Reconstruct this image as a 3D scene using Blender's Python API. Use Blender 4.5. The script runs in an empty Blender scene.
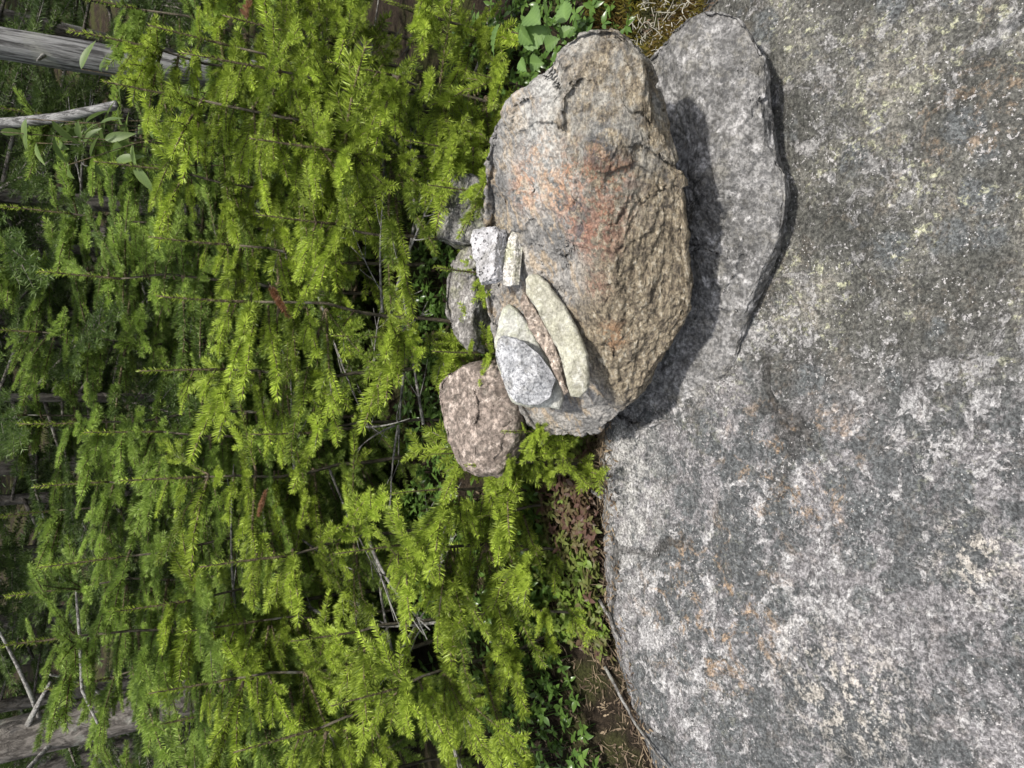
import bpy, math, random
import numpy as np
from mathutils import Vector, Matrix
from mathutils.bvhtree import BVHTree

R = math.radians
scene = bpy.context.scene
COL = scene.collection
rng = np.random.default_rng(7)
random.seed(7)

# ------------------------------------------------------------------ camera
H, PITCH, FPX = 0.80, R(32.0), 740.0
CAM = np.array([0.0, 0.0, H])
FW = np.array([0.0, math.cos(PITCH), -math.sin(PITCH)])
UP = np.array([0.0, math.sin(PITCH), math.cos(PITCH)])
RT = np.array([1.0, 0.0, 0.0])


def ray(px, py):
    d = FW + RT * ((384.0 - py) / FPX) + UP * ((512.0 - px) / FPX)
    return d


def at_y(px, py, y):
    d = ray(px, py)
    return CAM + d * (y / d[1])


def on_plane(px, py, c, n):
    d = ray(px, py)
    return CAM + d * (np.dot(c - CAM, n) / np.dot(d, n))


cam_data = bpy.data.cameras.new('camera')
cam = bpy.data.objects.new('camera', cam_data)
COL.objects.link(cam)
cam_data.sensor_fit = 'HORIZONTAL'
cam_data.sensor_width = 36.0
cam_data.lens = 36.0 * FPX / 1024.0
cam_data.clip_start = 0.02
cam_data.clip_end = 500
mx = Matrix.Identity(4)
for i in range(3):
    mx[i][0], mx[i][1], mx[i][2], mx[i][3] = -UP[i], RT[i], -FW[i], CAM[i]
cam.matrix_world = mx
scene.camera = cam

# ------------------------------------------------------------------ light
SUN = np.array([0.13, -0.32, 0.94])
SUN = SUN / np.linalg.norm(SUN)
world = bpy.data.worlds.new('World')
scene.world = world
world.use_nodes = True
wn = world.node_tree
sky = wn.nodes.new('ShaderNodeTexSky')
sky.sky_type = 'NISHITA'
sky.sun_disc = False
sky.sun_elevation = math.asin(SUN[2])
sky.sun_rotation = math.atan2(SUN[0], SUN[1])
sky.dust_density = 3.0
sky.ozone_density = 0.8
bg = wn.nodes['Background']
hs = wn.nodes.new('ShaderNodeHueSaturation')      # thin summer haze: a paler, less blue sky
hs.inputs['Saturation'].default_value = 0.45
wn.links.new(sky.outputs[0], hs.inputs['Color'])
wn.links.new(hs.outputs[0], bg.inputs[0])
bg.inputs[1].default_value = 0.15
sl = bpy.data.lights.new('sun', 'SUN')
sl.energy = 3.5
sl.angle = R(2.5)
sl.color = (1.0, 0.955, 0.88)
so = bpy.data.objects.new('sun', sl)
COL.objects.link(so)
so.rotation_euler = Vector(-SUN).to_track_quat('-Z', 'Y').to_euler()
scene.view_settings.view_transform = 'Standard'
scene.view_settings.look = 'None'
scene.view_settings.exposure = 0.50
scene.view_settings.gamma = 1.0
scene.cycles.max_bounces = 6
scene.cycles.diffuse_bounces = 2
scene.cycles.glossy_bounces = 2
scene.cycles.transmission_bounces = 3
scene.cycles.transparent_max_bounces = 4
scene.cycles.caustics_reflective = False
scene.cycles.caustics_refractive = False

# ------------------------------------------------------------------ noise
_perm = np.random.default_rng(3).permutation(256)
_perm = np.concatenate([_perm, _perm, _perm])
_g = np.random.default_rng(4).normal(size=(256, 3))
_g /= np.linalg.norm(_g, axis=1)[:, None]


def perlin(p):
    p = np.asarray(p, float)
    i = np.floor(p).astype(int)
    f = p - i
    i &= 255
    u = f * f * f * (f * (f * 6 - 15) + 10)
    out = 0
    for dx in (0, 1):
        for dy in (0, 1):
            for dz in (0, 1):
                h = _perm[_perm[_perm[i[:, 0] + dx] + i[:, 1] + dy] + i[:, 2] + dz]
                g = _g[h]
                d = f - np.array([dx, dy, dz])
                w = (u[:, 0] if dx else 1 - u[:, 0]) * (u[:, 1] if dy else 1 - u[:, 1]) * (u[:, 2] if dz else 1 - u[:, 2])
                out = out + w * (g * d).sum(1)
    return out


def fbm(p, octv=4, gain=0.5, ridged=False):
    a, s, t = 1.0, 0.0, 0.0
    q = np.array(p, float)
    for k in range(octv):
        n = perlin(q + 17.3 * k)
        if ridged:
            n = 0.5 - np.abs(n) * 2
        s = s + a * n
        t += a
        a *= gain
        q = q * 2.03
    return s / t


# ------------------------------------------------------------------ mesh helpers
def tag(o, label=None, cat=None, group=None, kind=None):
    if label: o['label'] = label
    if cat: o['category'] = cat
    if group: o['group'] = group
    if kind: o['kind'] = kind
    return o


def np_mesh(name, v, faces_list, mats, matidx=None, smooth=True):
    """faces_list: list of (k,n) int arrays (tri or quad)"""
    me = bpy.data.meshes.new(name)
    v = np.asarray(v, np.float32)
    me.vertices.add(len(v))
    me.vertices.foreach_set('co', v.ravel())
    loops = np.concatenate([f.ravel() for f in faces_list]).astype(np.int32)
    tot = np.concatenate([np.full(len(f), f.shape[1]) for f in faces_list]).astype(np.int32)
    start = np.concatenate([[0], np.cumsum(tot)[:-1]]).astype(np.int32)
    me.loops.add(len(loops))
    me.loops.foreach_set('vertex_index', loops)
    me.polygons.add(len(tot))
    me.polygons.foreach_set('loop_start', start)
    me.polygons.foreach_set('loop_total', tot)
    if matidx is not None:
        me.polygons.foreach_set('material_index', np.asarray(matidx, np.int32))
    me.polygons.foreach_set('use_smooth', np.full(len(tot), smooth))
    for m in mats:
        me.materials.append(m)
    me.update(calc_edges=True)
    return me


def fattr(me, name, vals):
    a = me.attributes.new(name, 'FLOAT', 'POINT')
    a.data.foreach_set('value', np.asarray(vals, np.float32))


def link(name, me, parent=None):
    o = bpy.data.objects.new(name, me)
    COL.objects.link(o)
    if parent is not None:
        o.parent = parent
    return o


def empty(name, loc=(0, 0, 0), rz=0.0):
    o = bpy.data.objects.new(name, None)
    o.empty_display_size = 0.05
    COL.objects.link(o)
    o.location = tuple(float(c) for c in loc)
    o.rotation_euler = (0, 0, rz)
    return o


class MB:
    """collects tubes, needles and leaf blades into one mesh"""
    def __init__(s):
        s.v, s.t, s.q, s.tm, s.qm, s.at, s.n = [], [], [], [], [], [], 0

    def add(s, v, tris=None, quads=None, mat=0, attr=0.0):
        v = np.asarray(v, float)
        s.v.append(v)
        a = np.broadcast_to(np.asarray(attr, float), (len(v),))
        s.at.append(a)
        if tris is not None and len(tris):
            s.t.append(np.asarray(tris) + s.n); s.tm.append(np.full(len(tris), mat))
        if quads is not None and len(quads):
            s.q.append(np.asarray(quads) + s.n); s.qm.append(np.full(len(quads), mat))
        s.n += len(v)

    def tube(s, pts, rad, sides=5, mat=0, attr=0.0, cap=True, rough=0.0):
        pts = np.asarray(pts, float)
        n = len(pts)
        rad = np.broadcast_to(np.asarray(rad, float), (n,))
        tg = np.gradient(pts, axis=0)
        tg /= np.linalg.norm(tg, axis=1)[:, None] + 1e-12
        ref = np.array([0.0, 0, 1]) if abs(tg[:, 2]).mean() < 0.8 else np.array([1.0, 0, 0])
        a = np.cross(tg, ref); a /= np.linalg.norm(a, axis=1)[:, None]
        b = np.cross(tg, a)
        ph = np.arange(sides) * 2 * math.pi / sides
        ring = (a[:, None] * np.cos(ph)[None, :, None] + b[:, None] * np.sin(ph)[None, :, None])
        v = pts[:, None] + ring * rad[:, None, None]
        if rough:
            fl = v.reshape(-1, 3)
            nn = fbm(fl * (0.35 / rad.max()) * np.array([1, 1, 0.3]), 4) * rough * 2.0
            v = v + ring * (nn.reshape(n, sides) * rad[:, None])[:, :, None]
        v = v.reshape(-1, 3)
        i = np.arange(n - 1)[:, None] * sides
        j = np.arange(sides)[None, :]
        k = (j + 1) % sides
        q = np.stack([i + j, i + k, i + sides + k, i + sides + j], -1).reshape(-1, 4)
        tris = None
        if cap:
            v = np.concatenate([v, pts[:1], pts[-1:]])
            c0, c1 = n * sides, n * sides + 1
            jj = np.arange(sides); kk = (jj + 1) % sides
            tris = np.concatenate([np.stack([np.full(sides, c0), kk, jj], -1),
                                   np.stack([np.full(sides, c1), (n - 1) * sides + jj, (n - 1) * sides + kk], -1)])
        s.add(v, tris, q, mat, attr)

    def mesh(s, name, mats, smooth=True, attr='tint'):
        fl, mi = [], []
        if s.q: fl.append(np.concatenate(s.q)); mi.append(np.concatenate(s.qm))
        if s.t: fl.append(np.concatenate(s.t)); mi.append(np.concatenate(s.tm))
        me = np_mesh(name, np.concatenate(s.v), fl, mats, np.concatenate(mi), smooth)
        fattr(me, attr, np.concatenate(s.at))
        return me


# ------------------------------------------------------------------ node helper
class NT:
    def __init__(s, name):
        s.m = bpy.data.materials.new(name)
        s.m.use_nodes = True
        s.t = s.m.node_tree
        s.b = s.t.nodes['Principled BSDF']
        s.out = s.t.nodes['Material Output']
        tc = s.t.nodes.new('ShaderNodeTexCoord')
        s.obj = tc.outputs['Object']

    def _set(s, sock, v):
        if hasattr(v, 'is_linked'):
            s.t.links.new(v, sock)
        elif isinstance(v, (tuple, list)) and len(v) == 3 and sock.type == 'RGBA':
            sock.default_value = (*v, 1)
        else:
            sock.default_value = v

    def map(s, scale=(1, 1, 1), rot=(0, 0, 0), loc=(0, 0, 0), vec=None):
        n = s.t.nodes.new('ShaderNodeMapping')
        s._set(n.inputs[0], vec or s.obj)
        n.inputs['Location'].default_value = loc
        n.inputs['Rotation'].default_value = rot
        n.inputs['Scale'].default_value = scale
        return n.outputs[0]

    def noise(s, scale, detail=4, rough=0.5, dist=0.0, vec=None, color=False):
        n = s.t.nodes.new('ShaderNodeTexNoise')
        s._set(n.inputs['Vector'], vec or s.obj)
        n.inputs['Scale'].default_value = scale
        n.inputs['Detail'].default_value = detail
        n.inputs['Roughness'].default_value = rough
        n.inputs['Distortion'].default_value = dist
        return n.outputs[1] if color else n.outputs[0]

    def voro(s, scale, vec=None, feature='F1', out='Distance', rand=1.0):
        n = s.t.nodes.new('ShaderNodeTexVoronoi')
        n.feature = feature
        s._set(n.inputs['Vector'], vec or s.obj)
        n.inputs['Scale'].default_value = scale
        n.inputs['Randomness'].default_value = rand
        return n.outputs[out]

    def warp(s, amount, scale, detail=3):
        c = s.noise(scale, detail, 0.55, color=True)
        v = s.t.nodes.new('ShaderNodeVectorMath'); v.operation = 'SUBTRACT'
        s._set(v.inputs[0], c); v.inputs[1].default_value = (0.5, 0.5, 0.5)
        m = s.t.nodes.new('ShaderNodeVectorMath'); m.operation = 'MULTIPLY_ADD'
        s._set(m.inputs[0], v.outputs[0]); m.inputs[1].default_value = (amount,) * 3
        s._set(m.inputs[2], s.obj)
        return m.outputs[0]

    def ma(s, op, a, b=0.0, c=None, clamp=False):
        n = s.t.nodes.new('ShaderNodeMath'); n.operation = op; n.use_clamp = clamp
        s._set(n.inputs[0], a); s._set(n.inputs[1], b)
        if c is not None: s._set(n.inputs[2], c)
        return n.outputs[0]

    def step(s, v, lo, hi, a=0.0, b=1.0):
        n = s.t.nodes.new('ShaderNodeMapRange'); n.interpolation_type = 'SMOOTHSTEP'
        s._set(n.inputs[0], v)
        for k, x in zip((1, 2, 3, 4), (lo, hi, a, b)): n.inputs[k].default_value = x
        return n.outputs[0]

    def mix(s, f, a, b, mode='MIX'):
        n = s.t.nodes.new('ShaderNodeMix'); n.data_type = 'RGBA'; n.blend_type = mode
        s._set(n.inputs[0], f); s._set(n.inputs[6], a); s._set(n.inputs[7], b)
        return n.outputs[2]

    def ramp(s, v, stops):
        n = s.t.nodes.new('ShaderNodeValToRGB')
        s._set(n.inputs[0], v)
        cr = n.color_ramp
        while len(cr.elements) < len(stops): cr.elements.new(0.5)
        for e, (p, c) in zip(cr.elements, stops):
            e.position = p
            e.color = (*c, 1) if not isinstance(c, (int, float)) else (c, c, c, 1)
        return n.outputs[0]

    def scale_col(s, c, f):
        """multiply colour by scalar socket"""
        n = s.t.nodes.new('ShaderNodeVectorMath'); n.operation = 'SCALE'
        s._set(n.inputs[0], c); s._set(n.inputs[3], f)
        return n.outputs[0]

    def near(s, p, r, soft=0.5, squash=(1, 1, 1), vec=None):
        """1 inside a blob round world point p"""
        n = s.t.nodes.new('ShaderNodeVectorMath'); n.operation = 'SUBTRACT'
        s._set(n.inputs[0], vec or s.obj); n.inputs[1].default_value = tuple(float(c) for c in p)
        m = s.t.nodes.new('ShaderNodeVectorMath'); m.operation = 'MULTIPLY'
        s._set(m.inputs[0], n.outputs[0]); m.inputs[1].default_value = squash
        l = s.t.nodes.new('ShaderNodeVectorMath'); l.operation = 'LENGTH'
        s._set(l.inputs[0], m.outputs[0])
        return s.step(l.outputs['Value'], r * (1 - soft), r * (1 + soft), 1.0, 0.0)

    def sep(s, v=None):
        n = s.t.nodes.new('ShaderNodeSeparateXYZ')
        s._set(n.inputs[0], v or s.obj)
        return n.outputs

    def attr(s, name):
        n = s.t.nodes.new('ShaderNodeAttribute'); n.attribute_name = name
        return n.outputs['Fac']

    def rand(s):
        return s.t.nodes.new('ShaderNodeObjectInfo').outputs['Random']

    def done(s, color, rough=0.85, spec=0.3, bumps=()):
        s._set(s.b.inputs['Base Color'], color)
        s._set(s.b.inputs['Roughness'], rough)
        s.b.inputs['Specular IOR Level'].default_value = spec
        prev = None
        for h, dist, st in bumps:
            b = s.t.nodes.new('ShaderNodeBump')
            b.inputs['Strength'].default_value = st
            b.inputs['Distance'].default_value = dist
            s._set(b.inputs['Height'], h)
            if prev is not None: s._set(b.inputs['Normal'], prev)
            prev = b.outputs[0]
        if prev is not None: s._set(s.b.inputs['Normal'], prev)
        return s.m


def leafy(name, old, new, trans=0.35, rough=0.5, var=0.25, third=None):
    """two-sided foliage: old growth to new growth by the mesh's tint"""
    n = NT(name)
    c = n.mix(n.attr('tint'), old, new)
    if third is not None:
        c = n.mix(n.step(n.noise(6.0, 2), 0.5, 0.62), c, third)
    f = n.ma('MULTIPLY_ADD', n.rand(), var, 1.0 - var / 2)
    f2 = n.ma('MULTIPLY', f, n.ma('MULTIPLY_ADD', n.noise(40.0, 2), 0.6, 0.7))
    c = n.scale_col(c, f2)
    n.done(c, rough, 0.35)
    tr = n.t.nodes.new('ShaderNodeBsdfTranslucent')
    n._set(tr.inputs[0], n.scale_col(c, 1.25))
    mx_ = n.t.nodes.new('ShaderNodeMixShader')
    mx_.inputs[0].default_value = trans
    n.t.links.new(n.b.outputs[0], mx_.inputs[1])
    n.t.links.new(tr.outputs[0], mx_.inputs[2])
    n.t.links.new(mx_.outputs[0], n.out.inputs[0])
    return n.m


def bark_mat(name, dark, pale, stretch=(1, 1, 0.25), scale=60):
    n = NT(name)
    v = n.map(stretch)
    a = n.noise(scale, 6, 0.65, 0.6, v)
    c = n.mix(n.step(a, 0.38, 0.62), dark, pale)
    sp = n.noise(scale * 6, 3, 0.6, 0, v)
    c = n.scale_col(c, n.ma('MULTIPLY_ADD', sp, 0.9, 0.55))
    pt = n.step(n.noise(9, 4, 0.6), 0.56, 0.66)
    c = n.mix(n.ma('MULTIPLY', pt, 0.6), c, (0.34, 0.34, 0.30))
    return n.done(c, 0.9, 0.15, [(a, 0.012, 0.9), (sp, 0.002, 0.6)])


# ------------------------------------------------------------------ terrain
SL, SY = 0.10, 0.80
PN = np.array([0, -SL, 1.0])


def plane_hit(px, py):
    return on_plane(px, py, np.array([0, SY, 0.0]), PN)


EDGE_PX = [(760, 1150), (700, 900), (662, 800), (642, 745), (618, 680), (605, 620), (600, 560), (597, 500), (598, 450), (600, 400),
           (610, 300), (632, 200), (662, 100), (690, 30), (702, 0), (718, -70), (735, -200), (740, -500)]
EP = np.array([plane_hit(*e) for e in EDGE_PX])
EP = EP[np.argsort(EP[:, 0])]


def edge_y(x):
    x = np.asarray(x, float)
    y = sum(np.interp(x + d, EP[:, 0], EP[:, 1]) for d in (-0.03, -0.015, 0, 0.015, 0.03)) / 5
    q = np.stack([x * 14, x * 0, x * 0 + 3], -1)
    return y + 0.016 * fbm(q, 3) + 0.010 * fbm(q * 5.0, 3)


HOLE = plane_hit(840, 756)


def bed_z(x, y):
    x = np.asarray(x, float).ravel(); y = np.asarray(y, float).ravel()
    d = y - edge_y(x)
    z = SL * (y - SY)
    p = np.stack([x, y, 0 * x], -1)
    z = z + 0.030 * fbm(p * 2.2 + 5, 3) + 0.020 * fbm(p * np.array([5, 7, 1]) + 9, 3) + 0.006 * fbm(p * np.array([14, 17, 1]) + 2, 3) + 0.0045 * fbm(p * 26, 4, 0.55) + 0.0022 * fbm(p * 80 + 3, 3, 0.6, True)
    z = z - 4.5 * np.maximum(0, d + 0.05) ** 2 - 1.3 * np.maximum(0, d - 0.01)
    # narrow chip near the front edge of the frame
    a = (x - HOLE[0]) * 0.75 + (y - HOLE[1]) * 0.66
    b = -(x - HOLE[0]) * 0.66 + (y - HOLE[1]) * 0.75
    z = z - 0.022 * np.exp(-(a / 0.012) ** 2 - (b / 0.006) ** 2)
    z = z - 0.12 * np.maximum(0, np.abs(x) - 1.4) ** 2
    return np.maximum(z, -1.2)


def ground_z(x, y):
    x = np.asarray(x, float).ravel(); y = np.asarray(y, float).ravel()
    d = y - edge_y(x)
    p = np.stack([x, y, 0 * x], -1)
    base = SL * (np.clip(edge_y(x), 0.5, 1.1) - SY) - 0.022
    z = base + 0.05 * np.clip(d, 0, 0.5) - 0.10 * np.clip(d - 0.6, 0, 2.0)
    z = z - 1.2 * np.clip(-0.035 - d, 0, 0.5)
    z = z + 0.03 * fbm(p * 3.1, 3) * np.clip(d * 4, 0, 1) + 0.008 * fbm(p * 24 + 2, 3)
    far = np.clip(y - 4.5, 0, 60)
    z = z + 0.16 * far + 0.25 * fbm(p * 0.4, 3) * np.clip(far, 0, 1)
    z = z + np.clip(np.abs(x) - 2.5, 0, 60) * 0.05
    return z


def grid_mesh(name, xs, ys, fz, mat):
    X, Y = np.meshgrid(xs, ys)
    Z = fz(X, Y)
    v = np.stack([X.ravel(), Y.ravel(), Z], -1)
    nx, ny = len(xs), len(ys)
    i = np.arange(ny - 1)[:, None] * nx + np.arange(nx - 1)[None, :]
    q = np.stack([i, i + 1, i + nx + 1, i + nx], -1).reshape(-1, 4)
    return np_mesh(name, v, [q], [mat])


# ---- bedrock material
def bedrock_material():
    n = NT('lichen_spotted_bedrock')
    X, Y, Z = n.sep()
    w = n.warp(0.02, 30, 4)
    # which end of the outcrop: olive and darker to the right-far side
    zone = n.step(n.ma('ADD', n.ma('MULTIPLY', n.noise(3.0, 3), 0.30), X), 0.05, 0.26)
    a = n.noise(11, 10, 0.68, 0.4)
    a2 = n.ma('MULTIPLY_ADD', n.noise(30, 9, 0.74, 0.7), 0.55, n.ma('MULTIPLY', n.noise(6.5, 4, 0.55), 0.45))
    lo_ = n.mix(n.noise(70, 5, 0.7), (0.050, 0.054, 0.056), (0.13, 0.134, 0.134))
    hi_ = n.mix(n.step(n.noise(90, 5, 0.75), 0.36, 0.66), (0.135, 0.129, 0.131), (0.275, 0.264, 0.267))
    grey = n.mix(n.step(a2, 0.475, 0.525), lo_, hi_)
    olive = n.ramp(n.noise(9, 9, 0.64, 0.3), [(0.34, (0.055, 0.055, 0.048)), (0.52, (0.098, 0.096, 0.085)), (0.66, (0.19, 0.18, 0.155))])
    c = n.mix(zone, grey, olive)
    # pale crust lichen, ragged
    big = n.noise(4.2, 3, 0.5)
    cr = n.ma('ADD', n.noise(34, 9, 0.72, 0.5, w), n.ma('MULTIPLY_ADD', big, 0.5, -0.25))
    pale = n.step(cr, 0.548, 0.575)
    palec = n.mix(n.noise(60, 3), (0.25, 0.242, 0.246), (0.44, 0.43, 0.42))
    c = n.mix(n.ma('MULTIPLY', pale, n.ma('MULTIPLY_ADD', zone, -0.45, 0.9)), c, palec)
    # dark rounded crusts
    vd = n.voro(15, n.warp(0.035, 22, 5))
    sel = n.step(n.noise(6.5, 3, 0.5), 0.44, 0.51)
    dk = n.ma('MULTIPLY', n.step(vd, 0.30, 0.40, 1, 0), sel)
    dk = n.ma('MULTIPLY', dk, n.step(n.noise(120, 3, 0.6), 0.36, 0.48))
    c = n.mix(n.ma('MULTIPLY', dk, 0.85), c, (0.105, 0.112, 0.113))
    vd2 = n.voro(46, n.warp(0.012, 70, 3))
    dk2 = n.ma('MULTIPLY', n.step(vd2, 0.20, 0.30, 1, 0), n.step(n.noise(8, 4, 0.6), 0.50, 0.58))
    c = n.mix(n.ma('MULTIPLY', dk2, 0.75), c, (0.085, 0.088, 0.088))
    # yellow-green map lichen specks
    yl = n.ma('MULTIPLY', n.step(n.noise(85, 8, 0.75, 0.3, n.map((1, 0.8, 1), (0, 0, 0.6))), 0.545, 0.60), n.step(n.noise(9, 4, 0.6), 0.48, 0.58))
    c = n.mix(n.ma('MULTIPLY', yl, n.ma('MULTIPLY_ADD', zone, 0.75, 0.2)), c, (0.33, 0.33, 0.225))
    # ochre stains
    och = n.ma('MULTIPLY', n.step(n.noise(24, 9, 0.75, 0.6), 0.52, 0.60), n.step(n.noise(90, 4, 0.7), 0.40, 0.56))
    P1, P2, P3 = plane_hit(705, 610), plane_hit(790, 470), plane_hit(985, 110)
    spot = n.ma('MAXIMUM', n.ma('MAXIMUM', n.near(P1, 0.12, 0.6), n.near(P2, 0.09, 0.6)), n.ma('MAXIMUM', n.ma('MULTIPLY', n.near(P3, 0.10, 0.6), 0.45), 0.10))
    c = n.mix(n.ma('MULTIPLY', n.ma('MULTIPLY', och, spot), 0.9), c, (0.31, 0.215, 0.135))
    # bare cream patches
    P4, P5 = plane_hit(840, 690), plane_hit(975, 560)
    cream = n.ma('MULTIPLY', n.step(n.noise(65, 8, 0.75), 0.50, 0.58), n.ma('MAXIMUM', n.near(P4, 0.075, 0.7), n.near(P5, 0.04, 0.7)))
    c = n.mix(n.ma('MULTIPLY', cream, 0.6), c, (0.50, 0.455, 0.395))
    # pale band where the rock meets the litter
    P6 = plane_hit(625, 490)
    rim = n.ma('MULTIPLY', n.step(n.noise(50, 7, 0.7), 0.42, 0.56), n.near(P6, 0.10, 0.6, (0.7, 1.5, 1)))
    c = n.mix(n.ma('MULTIPLY', rim, 0.75), c, (0.40, 0.39, 0.37))
    # hairline cracks
    vec = n.warp(0.10, 5, 5)
    ck = n.ma('MULTIPLY', n.step(n.voro(2.6, vec, 'DISTANCE_TO_EDGE'), 0.004, 0.016, 1, 0), n.step(n.noise(3.0, 3), 0.46, 0.56))
    c = n.mix(n.ma('MULTIPLY', ck, 0.75), c, (0.045, 0.042, 0.038))
    # crystals
    g1 = n.noise(260, 3, 0.7)
    c = n.scale_col(c, n.step(g1, 0.39, 0.61, 0.58, 1.42))
    gm = n.noise(105, 5, 0.75, 0.4)
    c = n.scale_col(c, n.step(gm, 0.40, 0.60, 0.72, 1.24))
    wf = n.step(n.noise(170, 4, 0.7), 0.585, 0.63)
    c = n.mix(n.ma('MULTIPLY', wf, n.step(n.noise(13, 4, 0.6), 0.45, 0.58, 0.15, 0.85)), c, (0.50, 0.48, 0.47))
    g2 = n.step(n.voro(150), 0.08, 0.16, 1, 0)
    c = n.mix(n.ma('MULTIPLY', g2, n.step(n.noise(20, 3), 0.48, 0.6, 0, 0.8)), c, (0.66, 0.65, 0.63))
    g3 = n.step(n.noise(420, 2, 0.6), 0.60, 0.70)
    c = n.mix(n.ma('MULTIPLY', g3, 0.45), c, (0.05, 0.05, 0.052))
    return n.done(c, 0.82, 0.30, [(n.noise(38, 8, 0.66), 0.014, 0.75), (n.ma('MULTIPLY', ck, -1.0), 0.008, 0.9), (dk, 0.002, 0.7), (gm, 0.005, 0.6), (g1, 0.003, 0.8), (pale, 0.0015, 0.8)])


def soil_material():
    n = NT('forest_soil')
    a = n.noise(25, 8, 0.7)
    c = n.ramp(a, [(0.3, (0.012, 0.009, 0.007)), (0.55, (0.036, 0.027, 0.019)), (0.75, (0.085, 0.065, 0.045))])
    g = n.step(n.noise(5, 5, 0.6), 0.46, 0.58)
    c = n.mix(n.ma('MULTIPLY', g, 0.75), c, (0.05, 0.055, 0.018))
    s = n.noise(180, 4, 0.7)
    c = n.scale_col(c, n.step(s, 0.3, 0.7, 0.5, 1.6))
    return n.done(c, 0.95, 0.1, [(a, 0.02, 1.0), (s, 0.006, 1.0)])


M_BED = bedrock_material()
M_SOIL = soil_material()
xs = np.concatenate([np.linspace(-1.9, -0.62, 40)[:-1], np.linspace(-0.62, 0.62, 330), np.linspace(0.62, 1.9, 40)[1:]])
ys = np.concatenate([np.linspace(-1.6, 0.28, 40)[:-1], np.linspace(0.28, 1.14, 230), np.linspace(1.14, 1.7, 16)[1:]])
bedrock = link('bedrock', grid_mesh('bedrock', xs, ys, bed_z, M_BED))
tag(bedrock, 'broad grey bedrock outcrop spotted with pale, dark and ochre lichen', None, None, 'structure')
gx = np.concatenate([-np.geomspace(60, 1.3, 40), np.linspace(-1.3, 1.3, 240)[1:-1], np.geomspace(1.3, 60, 40)])
gy = np.concatenate([np.linspace(-30, 0.4, 30)[:-1], np.linspace(0.4, 2.4, 200), np.geomspace(2.4, 80, 60)[1:]])
ground = link('ground', grid_mesh('ground', gx, gy, ground_z, M_SOIL))
tag(ground, 'dark forest soil behind and below the bedrock', None, None, 'structure')


# ------------------------------------------------------------------ rocks
def vnormals(v, faces):
    nn = np.zeros_like(v)
    for f in faces:
        for k in range(1, f.shape[1] - 1):
            a, b, c = v[f[:, 0]], v[f[:, k]], v[f[:, k + 1]]
            fn = np.cross(b - a, c - a)
            for j in (0, k, k + 1):
                np.add.at(nn, f[:, j], fn)
    return nn / (np.linalg.norm(nn, axis=1)[:, None] + 1e-12)


def smin(a, b, k):
    h = np.clip(0.5 + 0.5 * (b - a) / k, 0, 1)
    return b * (1 - h) + a * h - k * h * (1 - h)


def chip(v, cell, am, seed):
    """broken facets: every cell of a ragged cell pattern tilts its own way"""
    r = np.random.default_rng(int(seed * 10) + 5)
    lo, hi = v.min(0) - cell, v.max(0) + cell
    ns = int(min(900, np.prod((hi - lo) / cell) * 1.1)) + 4
    S = r.uniform(lo, hi, (ns, 3))
    g = r.normal(0, 1, (ns, 3)); off = r.normal(0, 0.5, ns)
    q = v + cell * 0.22 * np.stack([fbm(v * (2.2 / cell) + 7 * k, 3) for k in (1, 2, 3)], -1)
    best = np.empty(len(v), int)
    for a in range(0, len(v), 4000):
        d = ((q[a:a + 4000, None] - S[None]) ** 2).sum(2)
        best[a:a + 4000] = d.argmin(1)
    t = ((v - S[best]) * g[best]).sum(1) / cell + off[best]
    return am * np.clip(t, -1.6, 1.2)


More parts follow.
